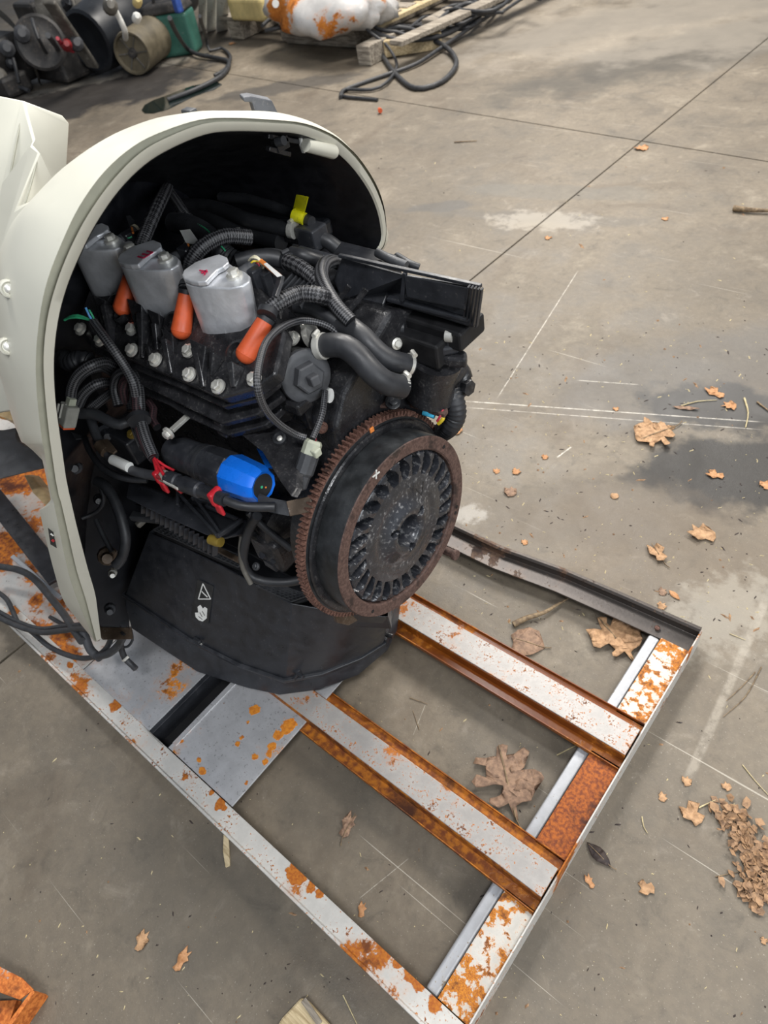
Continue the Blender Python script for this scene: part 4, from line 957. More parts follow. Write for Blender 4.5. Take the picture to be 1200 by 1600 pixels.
lower_side()

# ---- air silencer box (bottom)
def make_silencer():
    up = [(232, 832, .40), (290, 857, .386), (352, 887, .375), (455, 943, .36), (505, 952, .345), (556, 960, .33), (606, 964, .305)]
    sm = [(195, 930, .215), (300, 1000, .18), (375, 1038, .155), (445, 1062, .135), (502, 1052, .122), (562, 1028, .115), (600, 1005, .112)]
    lo = [(205, 982, .165), (308, 1050, .105), (382, 1074, .088), (436, 1086, .078), (500, 1078, .078), (560, 1055, .078), (606, 1016, .080)]
    def ring(l, s=1.0, dz=0.0):
        a = [P(*p) for p in l]
        c = V((-.95, YC, 0))
        a = [V((c.x + (p.x - c.x) * s, c.y + (p.y - c.y) * s, p.z + dz)) for p in a]
        b = [mir(p) for p in reversed(a)]
        if abs(a[-1].y - YC) < .02: b = b[1:]
        return a + b
    def smoothring(r, k=3):
        out = []
        for i in range(len(r) - 1):
            for t in range(k): out.append(r[i].lerp(r[i + 1], t / k))
        out.append(r[-1]); return out
    U, S_, Lw = ring(up), ring(sm), ring(lo)
    m = min(len(U), len(S_), len(Lw))
    if len({len(U), len(S_), len(Lw)}) > 1:
        def full(l):
            a = [P(*p) for p in l]; return a + [mir(p) for p in reversed(a)]
        U, S_, Lw = full(up), full(sm), full(lo)
    ins = [p + V((-.004 if p.x > -.9 else 0, .004 if p.y < YC else -.004, -.004)) for p in U]
    deep = [p + V((0, 0, -.05)) for p in ins]
    v, f = loft([S_, U, ins, deep]); n = len(U); WV, WF = v, f[:n]
    f.append(tuple(range(3 * n, 4 * n)))
    sb = link('air_silencer', v, f, 'black_plastic', E, 14, None, .003, 2); lab(sb, 'matt black air silencer box with a warning label')
    # flange pair at the seam
    def grow(r, g, dz):
        c = V((-.95, YC, 0)); out = []
        for p in r:
            d = V((p.x - c.x, (p.y - c.y), 0)); d.normalize(); out.append(p + d * g + V((0, 0, dz)))
        return out
    a, b, c_, d_ = grow(S_, 0.0, .006), grow(S_, .007, .005), grow(S_, .007, -.004), grow(S_, 0, -.005)
    v, f = loft([d_, c_, b, a]); link('silencer_flange', v, f, 'black_plastic', sb, 40, None, .0012)
    Lm = [p.lerp(q, .35) + (q - p) * 0 for p, q in zip(S_, Lw)]; Lm = grow(Lm, .004, 0)
    v, f = loft([Lw, Lm, S_]); n = len(Lw); f.append(tuple(range(n - 1, -1, -1)))
    link('silencer_cover', v, f, 'black_plastic', sb, 35, None, .002)
    # clip latches
    for (x, y, z) in ((467, 1047, .15), (596, 990, .125), (308, 1000, .19)):
        p = P(x, y, z); parts = [box_geo(p + V((.004, -.004, 0)), .008, .008, .02), box_geo(p + V((.008, -.008, .006)), .03, .007, .006), box_geo(p + V((.002, -.01, -.004)), .007, .026, .006)]
        if x == 308: parts = [box_geo(p, .02, .008, .006)]
        v, f = merge(parts); link('latch_clip', v, f, 'black_plastic', sb, None, None, .0015)
    for (x, y, z) in ((288, 993, .185), (315, 1006, .178), (380, 1036, .157)): lathe('clip_pin', P(x, y, z), V((.2, -1, .3)), [(0, .003), (.004, .003)], 'zinc' if x == 315 else 'black_dark', sb, 8)
    lathe('nose_fitting', P(600, 990, .13), V((1, .25, 0)), [(-.01, .010), (.004, .010), (.006, .006), (.022, .006)], 'black_metal', sb, 12)
    # louvre screens on the top
    def grille(c4, nu, nv):
        q = [P(*p) for p in c4]
        nrm = (q[1] - q[0]).cross(q[3] - q[0]).normalized()
        parts = []
        for i in range(nu + 1): t = i / nu; parts.append(bar_geo(q[0].lerp(q[1], t), q[3].lerp(q[2], t), .0018, .004))
        for j in range(nv + 1): t = j / nv; parts.append(bar_geo(q[0].lerp(q[3], t), q[1].lerp(q[2], t), .0018, .004))
        v, f = merge(parts); o = link('screen_mesh', v, f, 'rubber_grey', sb); o['kind'] = 'stuff'
        prism('screen_back', [p + V((0, 0, -.012)) for p in q], (0, 0, -.004), 'black_dark', sb, 0)
    grille(((240, 828, .41), (372, 886, .385), (384, 872, .40), (258, 818, .425)), 20, 5)
    grille(((400, 915, .372), (455, 940, .36), (482, 930, .37), (440, 915, .38)), 8, 5)
    # warning label : triangle and gloved hand
    nn = (P(320, 925, .30) - P(300, 925, .30)).normalized()
    def wallp(x, y):   # point on the slanted near wall
        a, b, c = P(232, 832, .40), P(445, 1062, .135), P(455, 943, .36)
        n = (b - a).cross(c - a).normalized(); return PN(x, y, n, a), n
    from mathutils.bvhtree import BVHTree
    tree = BVHTree.FromPolygons([tuple(p) for p in WV], WF)
    h0 = [tree.ray_cast(CAM, ray(x, y).normalized())[0] for x, y in ((300, 900), (335, 915), (322, 975))]
    n = (h0[1] - h0[0]).cross(h0[2] - h0[0]).normalized()
    if n.dot(CAM - h0[0]) < 0: n = -n
    W = lambda x, y, h=.0022: PN(x, y, n, h0[0] + n * (h + .0022))
    patch = prism('warning_label', [W(309, 905), (W(334, 916)), W(326, 975), W(300, 965)], n * .0005, 'ink', sb, 0); lab(patch, 'black warning label with a white triangle and a hand')
    def outline(pts, w_, m):
        parts = []
        for i in range(len(pts)):
            a, b = W(*pts[i], .0032), W(*pts[(i + 1) % len(pts)], .0032); parts.append(bar_geo(a, b, w_, .0008, n))
        v, f = merge(parts); link('label_print', v, f, m, patch)
    outline([(317, 912), (310, 936), (329, 936)], .0022, 'white_label')
    v, f = bar_geo(W(315, 924, .0032), W(324, 933, .0032), .0022, .0008, n); link('label_print', v, f, 'white_label', patch)
    hand = [(309, 948), (313, 945), (317, 951), (320, 948), (324, 951), (323, 966), (317, 971), (311, 969), (306, 964), (305, 957), (310, 957)]
    v, f = prism_geo([W(x, y, .003) for x, y in hand], n * .0007); link('label_print', v, f, 'white_label', patch)
    for a, b in (((312, 957), (316, 964)), ((316, 955), (320, 962)), ((310, 963), (316, 968))):
        v, f = bar_geo(W(*a, .0040), W(*b, .0040), .0014, .0006, n); link('label_print', v, f, 'ink', patch)
make_silencer()

# ---- flywheel
def make_flywheel():
    D = V((1, 0, .035)).normalized(); S_ = V((0, -1, 0)); U_ = S_.cross(D) * -1
    if U_.z < 0: U_ = -U_
    c0 = V((-0.525, YC, 0.608))
    def pt(t, r, a): return c0 + D * t + S_ * (r * math.cos(a)) + U_ * (r * math.sin(a))
    # drum
    n = 96
    prof = [(-.046, .05), (-.046, .1505), (-.004, .1525), (-.0015, .1520)]
    v, f = loft([[pt(t, r, 2 * PI * k / n) for k in range(n)] for t, r in prof])
    drum = link('flywheel', v, f, 'drum_black', E, 30)
    lab(drum, 'black flywheel drum with rusty face ring')
    prof = [(-.0015, .1518), (.0, .1505), (.0, .1315), (-.002, .1292), (-.012, .1288)]
    v, f = loft([[pt(t, r, 2 * PI * k / n) for k in range(n)] for t, r in prof])
    lab(link('face_ring', v, f, 'iron_rust', drum, 30), 'brown rusty ring around the face')
    # groove lip behind the drum
    prof = [(-.050, .150), (-.050, .1625), (-.046, .1640), (-.043, .1625), (-.043, .156), (-.046, .150)]
    v, f = loft([[pt(t, r, 2 * PI * k / n) for k in range(n)] for t, r in prof]); link('drum_lip', v, f, 'black_metal', drum, 30)
    # ring gear
    nt_ = 128; vs = []; fs = []
    rb, rt = .1685, .1755
    rings = []
    for t in (-.064, -.050):
        ring_ = []
        for k in range(nt_):
            for fr_, r in ((0.0, rb), (.28, rb), (.40, rt), (.72, rt), (.86, rb)):
                if fr_ == .86: continue
                ring_.append(pt(t, r, 2 * PI * (k + fr_) / nt_))
        rings.append(ring_)
    m = len(rings[0])
    inner = [[pt(t, .148, 2 * PI * k / m) for k in range(m)] for t in (-.064, -.050)]
    v, f = loft([inner[0], rings[0], rings[1], inner[1]])
    gear = link('ring_gear', v, f, 'gear_rust', drum, 25)
    prof = [(-.0495, .150), (-.0495, .167), (-.052, .168)]
    v, f = loft([[pt(t, r, 2 * PI * k / n) for k in range(n)] for t, r in prof]); link('gear_web', v, f, 'drum_black', drum, 30)
    v, f = loft([[pt(t, r, 2 * PI * k / n) for k in range(n)] for t, r in ((-.066, .165), (-.080, .150), (-.080, .05))]); link('back_plate', v, f, 'black_metal', drum, 30)
    # dished plate with curved vent slots (height field in polar coordinates)
    ns, sub, R = 26, 14, 56
    na = ns * sub; r0, r1 = .004, .1295
    def hgt(r, a):
        h = .006 * (1 - (r / .1) ** 2) if r < .1 else 0.0
        h += -.007
        # crater around the hub
        h += .007 * math.exp(-((r - .036) / .012) ** 2) + .004
        if r < .026: h -= .030 * min(1, (.026 - r) / .007)
        h -= .0035 * math.exp(-((r - .062) / .009) ** 2) * .5
        for k in range(3):
            hx, hy = .036 * math.cos(k * 2.0944 + .62), .036 * math.sin(k * 2.0944 + .62)
            dd = math.hypot(r * math.cos(a) - hx, r * math.sin(a) - hy)
            if dd < .0075: h -= .022 * min(1, (.0075 - dd) / .0022)
        # vents
        if r > .092:
            ph = (a / (2 * PI) * ns + (r - .11) * 9) % 1.0
            s = (r - .092) / (.1265 - .092)
            if s < 1.02:
                w_ = .36 * math.sin(PI * min(1, max(0, s * .86 + .14))) ** .55 if 0 <= s <= 1 else 0
                dd = abs(ph - .5)
                if dd < w_: h -= .024 * min(1, (w_ - dd) / .10) * (0.75 + .4 * (ph - .5 + w_))
                else: h += .0035 * math.sin(PI * min(1, max(0, s)))
        if r > .1265: h -= .010 * min(1, (r - .1265) / .002)
        return h
    rs = [r0 + (r1 - r0) * i / (R - 1) for i in range(R)]
    rows = [[pt(hgt(r, 2 * PI * k / na), r, 2 * PI * k / na) for k in range(na)] for r in rs]
    v, f = loft(rows[::-1]); 
    plate = link('vented_plate', v, f, 'flywheel_black', drum, 50); lab(plate, 'dusty black plate with a ring of scooped vent slots')
    v, f = loft([[pt(-.030, r, 2 * PI * k / 48) for k in range(48)] for r in (.131, .001)]); link('plate_back', v, f, 'black_dark', drum)
    v, f = lathe_geo(c0 + D * -.031, D, [(0, .0255), (.001, .0255), (.001, .008), (-.006, .006)], 32); link('hub_bore', v, f, 'iron_rust', drum, 30)
    # small things: magnets' rust specks, balance holes, paint cross, timing arrow
    for a, r in ((3.62, .1405), (3.70, .1405), (5.6, .141), (2.55, .141)):
        v, f = lathe_geo(pt(.0002, r, a), D, [(0, .0032), (.0006, .0032), (.0006, .001)], 12); link('balance_hole', v, f, 'black_dark', drum)
    o = pt(-.012, .1535, 2.50)
    q0 = PX(588, 742, -.5235)
    strokes('paint_cross', PX(587, 741, -.5225), V((0, 0, 1)) * .008, V((0, 1, 0)) * .008, D, [((-.9, -.2), (.8, .3)), ((-.2, .9), (.1, -.9))], .0018, 'white_paint', drum)
    strokes('arrow_mark', PX(657, 765, -.5195) , V((0, 0, 1)) * .012, V((0, 1, 0)) * .012, D, [((.9, -.8), (-1, 0)), ((.9, .7), (-1, 0)), ((.9, -.8), (.2, -.6))], .0013, 'ink', plate)
    for a, m_ in ((1.72, 'orange_label'), (3.30, 'bag_orange')):
        v, f = box_geo(pt(-.0485, .166, a), .003, .008, .010); link('rust_blob', v, f, m_, gear, None, None, .001)
    # bolt with sleeve on the far side and a tab below
    lathe('side_stud', PX(700, 862, -.545), V((1, 0, .1)), [(-.02, .008), (.012, .008), (.014, .010), (.02, .010), (.021, .005)], 'iron_rust', drum, 12)
    prism('flywheel_guard_tab', [PX(x, y, -.59) for x, y in ((520, 955), (552, 962), (560, 970), (545, 978), (528, 974))], (-.01, 0, 0), 'bracket_brown', E, .002)
make_flywheel()

# ---- hoses leaving under the cowl tip, bracket, flap
def tail():
    hose('fuel_hose', [(-8, 884, .13), (30, 891, .135), (55, 906, .14), (80, 935, .15), (100, 960, .17), (114, 982, .19), (128, 1002, .20)], .0088, 'cable_black', E, n=14)
    hose('control_cable', [(-8, 962, .09), (25, 977, .10), (62, 988, .12), (100, 985, .17), (126, 982, .22), (150, 985, .27)], .0068, 'cable_black', E, n=14)
    hose('control_cable', [(-8, 952, .085), (25, 970, .095), (62, 982, .115), (100, 978, .165), (126, 976, .215)], .0055, 'cable_black', E, n=12)
    hose('control_cable', [(-8, 922, .08), (10, 936, .085), (20, 955, .09), (28, 972, .09), (48, 986, .09), (80, 1012, .10), (118, 1027, .12), (148, 1026, .16), (168, 1010, .20), (176, 985, .26)], .0062, 'cable_black', E, n=14)
    hose('fuel_hose', [(150, 1026, .18), (172, 1020, .20), (190, 1000, .24), (194, 975, .30)], .0085, 'cable_black', E, n=14)
    hose('fuel_hose', [(130, 985, .20), (135, 1000, .19), (142, 1016, .18), (156, 1028, .18)], .0095, 'rubber_grey', E, n=14)
    o = hose('drain_tube', [(190, 990, .24), (189, 1010, .20), (195, 1028, .17), (205, 1038, .155), (212, 1045, .15)], .0068, 'cable_black', E, n=12)
    clamp(P(196, 1029, .17), P(205, 1038, .155) - P(195, 1028, .17), .0072, o, w=.005)
    hose('drain_tube', [(205, 985, .22), (207, 1000, .20), (200, 1010, .19), (192, 1011, .19)], .003, 'cable_black', E, n=8)
    for x, y in ((78, 962), (92, 972)): pass
    hose('cable_end', [(78, 964, .075), (88, 970, .078), (100, 976, .085)], .005, 'cable_black', E, n=10)
    a = [P(x, y, .30) for x, y in ((149, 974), (156, 980), (203, 981), (205, 999), (160, 1000), (152, 990))]
    b = prism('tip_bracket', a, (0, .004, -.003), 'bracket_brown', E, .001)
    v, f = box_geo(P(192, 990, .303), .010, .006, .004); link('bracket_slot', v, f, 'black_dark', b)
    bolt(P(151, 997, .31), V((.8, -.5, .3)), .005, b, 'gear_rust')
    prism('rubber_flap', [P(x, y, .42) for x, y in ((-25, 672), (5, 672), (26, 668), (24, 680), (28, 690), (42, 698), (62, 706), (66, 716), (67, 732), (40, 738), (0, 748), (-25, 752))], (-.01, .01, -.012), 'rubber_grey', E, .003)
    # tan swivel bracket glimpsed behind the shell
    prism('swivel_bracket', [P(x, y, .50) for x, y in ((-20, 560), (22, 560), (30, 610), (34, 650), (20, 660), (-20, 645))], (-.04, .05, -.05), 'midsection_tan', E, .01, 3)
    prism('swivel_bracket', [P(x, y, .40) for x, y in ((-20, 610), (10, 612), (28, 640), (26, 660), (0, 655), (-20, 640))], (-.02, .03, -.03), 'rust_leaf', E, .006, 3)
    prism('trim_cylinder_cover', [P(x, y, .30) for x, y in ((36, 742), (50, 745), (70, 770), (82, 795), (70, 790), (50, 770))], (-.01, .02, -.02), 'midsection_tan', E, .004, 3)
    prism('midsection', [V((-1.42, y, z)) for y, z in ((.36, .40), (.62, .40), (.66, .62), (.60, .86), (.40, .86), (.33, .62))], (-.95, 0, -.05), 'midsection_tan', E, .02, 3)
    prism('cradle_foot', [V((x, y, .0775)) for x, y in ((-1.0, .30), (-.86, .30), (-.86, .62), (-1.0, .62))], (0, 0, .03), 'black_metal', E, .002)
tail()

# ================================================================ BACKGROUND THINGS
def jug():
    a = P(283, 84, 0); t = thing('fluid_jug', 'green plastic jug with a black lid standing behind the round canister', 'jug', a)
    yaw = Matrix.Rotation(.55, 3, 'Z')
    def bx(nm, dx, dy, z0, z1, sx, sy, mat, tp=1.0, bev=.02):
        r = []
        for z, s in ((z0, 1.0), (z1, tp)):
            r.append([a + yaw @ V((dx + x * sx / 2 * s, dy + y * sy / 2 * s, z)) for x, y in ((-1, -1), (1, -1), (1, 1), (-1, 1))])
        v, f = loft(r); f += [(3, 2, 1, 0), (4, 5, 6, 7)]; return link(nm, v, f, mat, t, None, None, bev, 3)
    bx('jug_body', 0, 0, 0, .30, .36, .20, 'green_jug', 1.06, .03)
    bx('lid', 0, 0, .30, .37, .39, .22, 'dirty_black', .9, .02)
    tube('handle', [a + yaw @ V(p) for p in ((-.1, 0, .36), (-.06, 0, .43), (.06, 0, .43), (.1, 0, .36))], .013, 'dirty_black', t)
    return t
jug()
def pumpline():
    pts = [P(265, 28, .45), P(275, 50, .30), P(292, 75, .06), P(310, 85, .03), P(345, 92, .02), P(358, 98, .02), P(350, 115, .02), P(330, 128, .02), P(300, 142, .018), P(262, 156, .015)]
    t = tube('hose', pts, .016, 'cable_black', None, n=10, step=.05); tag(t, 'thin black hose running from the green jug into the oil puddle', 'hose')
    t = tube('hose', [P(312, 25, .42), P(322, 60, .1), P(328, 80, .03), P(345, 75, .02), P(360, 88, .02), P(352, 108, .02), P(335, 118, .02)], .012, 'cable_black', None, n=10, step=.05); tag(t, 'loose black hose looping on the floor right of the green jug', 'hose')
pumpline()
def puddle():
    out = [(221, 172), (226, 164), (240, 156), (258, 150), (280, 141), (300, 134), (322, 130), (340, 128), (347, 132), (335, 140), (318, 145), (300, 152), (280, 162), (262, 171), (240, 177), (226, 177)]
    o = prism('oil_puddle', [P(x, y, .003) for x, y in out], (0, 0, -.0025), 'oil', None, 0); tag(o, 'dark green-black oil puddle on the concrete behind the cowl', 'puddle')
puddle()
def canister():
    a, b = P(206, 84, .16), P(262, 42, .16)
    d = (b - a).normalized(); t = thing('canister', 'dirty olive round canister lying on its side, open end forward', 'canister', V((a.x, a.y, 0)))
    L = (b - a).length
    lathe('canister_shell', a, d, [(.02, .125), (0, .135), (0, .148), (.03, .155), (L * .5, .15), (L * .52, .156), (L, .150), (L + .05, .12)], 'olive_tank', t, 32)
    lathe('canister_mouth', a + d * .022, d, [(0, .128), (.004, .128)], 'dirty_black', t, 32)
    lathe('mouth_boss', a - d * .004, d, [(0, .03), (.03, .04)], 'dirty_black', t, 12)
    for k in range(6):
        _, s, u = axes(d); g = k * PI / 3; v, f = bar_geo(a + d * .016, a + d * .016 + (s * math.cos(g) + u * math.sin(g)) * .125, .01, .008); link('mouth_rib', v, f, 'grime_grey', t)
canister()
def bg_engine():
    # black engine lying in the top left corner
    c = P(110, 100, 0); t = thing('outboard_engine', 'grimy black outboard engine lying at top left beside the round canister', 'engine', c)
    a, b = P(136, 66, .26), P(240, 4, .30); d = (b - a).normalized()
    lathe('cowl', a, d, [(.05, .06), (.03, .16), (0, .20), (.01, .225), (.3, .25), (.9, .25), (1.3, .2), (1.35, .1)], 'navy_cowl', t, 28)
    pa, pb = P(76, 2, .62), P(146, 104, .10)
    v, f = bar_geo(pa, pb, .10, .035, V((.5, -.6, .6))); link('cowl_edge', v, f, 'grime_grey', t, None, None, .012)
    c2 = P(62, 66, .34); dd = (V((c2.x + .9, c2.y - .6, c2.z + .25)) - c2)
    lathe('flywheel', c2 - dd.normalized() * .10, dd, [(0, .18), (.06, .19), (.07, .17), (.06, .13), (.075, .05), (.09, .02)], 'dirty_black', t, 30)
    lathe('end_cover', P(95, 12, .45), dd, [(-.1, .19), (.05, .19), (.08, .13), (.10, .05)], 'grime_grey', t, 26)
    box('mount_block', P(60, 20, .40), .35, .25, .2, 'dirty_black', t, bevel=.03)
    box('engine_block', P(90, 85, .18), .5, .3, .32, 'dirty_black', t, bevel=.03)
    for pts, r, m in (([(40, 40, .45), (38, 80, .3), (60, 105, .12), (100, 122, .03), (140, 114, .02), (180, 98, .02)], .016, 'cable_black'), ([(50, 30, .5), (60, 60, .4), (80, 90, .2), (110, 105, .03), (150, 108, .02)], .014, 'cable_black'),
                      ([(90, 60, .4), (100, 75, .3), (115, 80, .25)], .014, 'red_wire'), ([(75, 55, .45), (95, 85, .2), (98, 115, .05)], .02, 'rubber_grey'), ([(170, 0, .6), (182, 20, .5), (194, 45, .4), (196, 60, .3)], .02, 'white_label')):
        hose('engine_hose', pts, r, m, t, n=8, step=.06)
    for x, y, z, r, m in ((95, 115, .06, .05, 'grime_grey'), (120, 70, .3, .05, 'rubber_grey'), (20, 110, .1, .08, 'dirty_black'), (35, 55, .4, .06, 'rubber_grey'), (172, 12, .55, .05, 'grime_grey'), (213, 30, .5, .03, 'white_label'), (214, 5, .6, .03, 'yellow_foam'), (120, 98, .1, .05, 'grime_grey'), (104, 72, .32, .04, 'dark_red')):
        lathe('engine_fitting', P(x, y, z), V((1, -.4, .4)), [(0, r), (.05, r), (.08, r * .5)], m, t, 12)
    rnd = random.Random(9)
    for k in range(26):
        x, y = rnd.uniform(50, 140), rnd.uniform(0, 112); z = max(.05, .5 - y / 250)
        p = P(x, y, z); q = p + V((rnd.uniform(-.2, .2), rnd.uniform(-.2, .2), rnd.uniform(-.12, .12))); m_ = rnd.choice(['dirty_black', 'rubber', 'cable_black', 'grime_grey', 'black_metal'])
        if k % 2: tube('engine_hose', [p, p.lerp(q, .5) + V((0, 0, rnd.uniform(0, .1))), q], rnd.uniform(.01, .022), m_, t, n=7, step=.05)
        else: lathe('engine_fitting', p, q - p, [(0, rnd.uniform(.02, .06)), (.06, rnd.uniform(.02, .06)), (.09, .02)], m_, t, 10)
    t2 = thing('outboard_engine', 'second grimy engine with a curved grey cowl at the far left edge', 'engine', P(5, 140, 0))
    pts = [P(x, y, z) for x, y, z in ((-30, 0, .52), (0, 22, .48), (28, 50, .38), (48, 90, .2), (60, 128, .03))]
    rr = smooth_path(pts, .05); w_ = V((.12, -.05, .06))
    v, f = loft([[p for p in rr], [p + w_ for p in rr], [p + w_ + V((-.02, .02, -.05)) for p in rr], [p + V((-.02, .02, -.05)) for p in rr]], False)
    nq = len(rr); f += [(3 * nq + k, 3 * nq + k + 1, k + 1, k) for k in range(nq - 1)]
    link('curved_cowl', v, f, 'grime_grey', t2, 40)
    box('engine_block', P(-5, 95, .2), .5, .4, .35, 'dirty_black', t2, bevel=.04)
    box('engine_block', P(15, 130, .08), .3, .25, .15, 'dirty_black', t2, bevel=.03)
    hose('engine_hose', [(15, 140, .06), (30, 136, .06), (45, 142, .03)], .016, 'rubber_grey', t2, n=8, step=.05)
    hose('engine_hose', [(5, 60, .35), (20, 90, .25), (30, 130, .1)], .014, 'cable_black', t2, n=8, step=.05)
    for x, y, z, r, m in ((34, 110, .1, .05, 'bracket_brown'), (12, 78, .3, .06, 'rubber_grey'), (0, 120, .15, .06, 'grime_grey'), (18, 100, .2, .04, 'rubber_grey')):
        lathe('engine_fitting', P(x, y, z), V((1, -.4, .4)), [(0, r), (.05, r), (.08, r * .5)], m, t2, 12)
bg_engine()
def boards():
    t = thing('white_board', 'peeling white painted board leaning behind the green jug', 'board', P(335, 45, 0))
    for i, (x0, x1) in enumerate(((310, 322), (323, 337), (338, 356))):
        q = [P(x0, -8, .35), P(x1, -8, .35), P(x1, 46, .01), P(x0, 50, .01)]
        prism('plank', q, (-.03, .03, -.01), 'peeling_white', t, .004)
    o = box('blue_can', P(276, 4, .50), .05, .05, .12, 'blue_paint', None, bevel=.01); 
    tube('blue_post', [P(268, 30, .3), P(268, 30, 0)], .01, 'dirty_black', o)
    tag(o, 'small blue canister just above the green jug', 'canister')
    o.name = 'canister'
boards()
def pallet():
    o0 = P(470, 60, 0); t = thing('wooden_pallet', 'weathered grey wooden pallet under the plastic bag at the top', 'pallet', o0)
    ang = math.atan2(*(lambda d: (d.y, d.x))(P(620, 84, 0) - P(380, 68, 0)))
    X = V((math.cos(ang), math.sin(ang), 0)); Y = V((-X.y, X.x, 0))
    A = P(362, 62, 0)
    W, Dp = 1.05 * (P(640, 88, 0) - A).length / 1.0 * .70, 1.2
    W = (P(560, 82, 0) - A).length * .98
    for k in (0, .42, .84):       # stringers run front to back, ends towards the camera
        v, f = box_geo(A + X * (W * k + .08) + Y * (Dp / 2) + V((0, 0, .07)), .16, Dp, .13, (X, Y, V((0, 0, 1)))); link('stringer', v, f, 'grey_wood', t, None, None, .006)
    v, f = box_geo(A + X * (W * .72) + V((0, 0, .06)), W * .5, .05, .11, (X, Y, V((0, 0, 1)))); link('stringer', v, f, 'grey_wood', t, None, None, .006)
    for i in range(7):
        v, f = box_geo(A + X * (W * .52) + Y * (.06 + i * .175) + V((0, 0, .15 + .004 * (i % 2))), W * 1.16, .115, .024, (X, Y, V((0, 0, 1)))); link('deck_board', v, f, 'grey_wood', t, None, None, .004)
    o = thing('wooden_pallet', 'second pallet with long pale boards under the heap of cables', 'pallet', P(640, 70, 0))
    for a, b, wd, m in (((585, 40, .14), (800, -60, .14), .12, 'pale_wood'), ((560, 34, .14), (720, -50, .14), .13, 'grey_wood'), ((618, 68, .14), (860, -40, .14), .12, 'grey_wood'), ((600, 74, .03), (700, 40, .03), .10, 'grey_wood')):
        v, f = bar_geo(P(*a), P(*b), wd, .03); link('deck_board', v, f, m, o, None, None, .004)
    for x, y in ((590, 76), (690, 36)):
        v, f = box_geo(P(x, y, .06), .12, .3, .12, (X, Y, V((0, 0, 1)))); link('block', v, f, 'grey_wood', o, None, None, .006)
    v, f = bar_geo(P(600, 76, .06), P(690, 62, .05), .06, .10); link('block', v, f, 'pale_wood', o, None, None, .006)
    # foam block
    o = box('foam_block', P(400, 8, .24), .42, .25, .16, 'yellow_foam', None, (X, Y, V((0, 0, 1))), .03, 3); tag(o, 'yellowed foam block at the left end of the pallet', 'foam')
    o = box('black_box', P(440, 12, .26), .12, .12, .16, 'navy_cowl', None, (X, Y, V((0, 0, 1))), .012); tag(o, 'small black box standing between foam block and plastic bag', 'box')
    lathe('box_port', P(431, 6, .36) , V((.5, -.8, .3)), [(0, .025), (.01, .025)], 'white_label', o, 10)
    o = hose('cable', [(410, 40, .17), (425, 28, .18), (445, 30, .18), (440, 42, .18), (415, 48, .17)], .014, 'cable_black', None, n=8, step=.05); tag(o, 'short black cable loop on the left of the grey pallet', 'cable')
    # bag: lumpy sheet volume
    cb = P(515, 12, .27); vs, fs = [], []; nu, nv = 40, 20
    rnd = random.Random(4); ph = [rnd.uniform(0, 6) for _ in range(9)]
    for j in range(nv + 1):
        for i in range(nu):
            th = 2 * PI * i / nu; fi = PI * j / nv
            k = 1 + .10 * math.sin(3 * th + ph[0] + 2 * fi) + .07 * math.sin(7 * th + ph[1]) * math.sin(fi * 4 + ph[2]) + .05 * math.sin(13 * th + 5 * fi + ph[3])
            p = X * (math.cos(th) * math.sin(fi) * .56 * k) + Y * (math.sin(th) * math.sin(fi) * .32 * k) + V((0, 0, max(-.105, math.cos(fi) * .19 * k)))
            vs.append(cb + p)
    for j in range(nv):
        for i in range(nu): fs.append((j * nu + i, (j + 1) * nu + i, (j + 1) * nu + (i + 1) % nu, j * nu + (i + 1) % nu))
    b = link('plastic_bag', vs, fs, 'plastic_bag', None, 60)
    tag(b, 'crumpled clear white plastic bag with orange contents on the pallet', 'bag')
    rusty('bag_mat', hexc('c8c6c4'), hexc('b5651a'), hexc('cc8030'), 0.42, metal=0, rough=.3, scale=9, spots=0)
    b.data.materials[0] = MATS['bag_mat']
pallet()
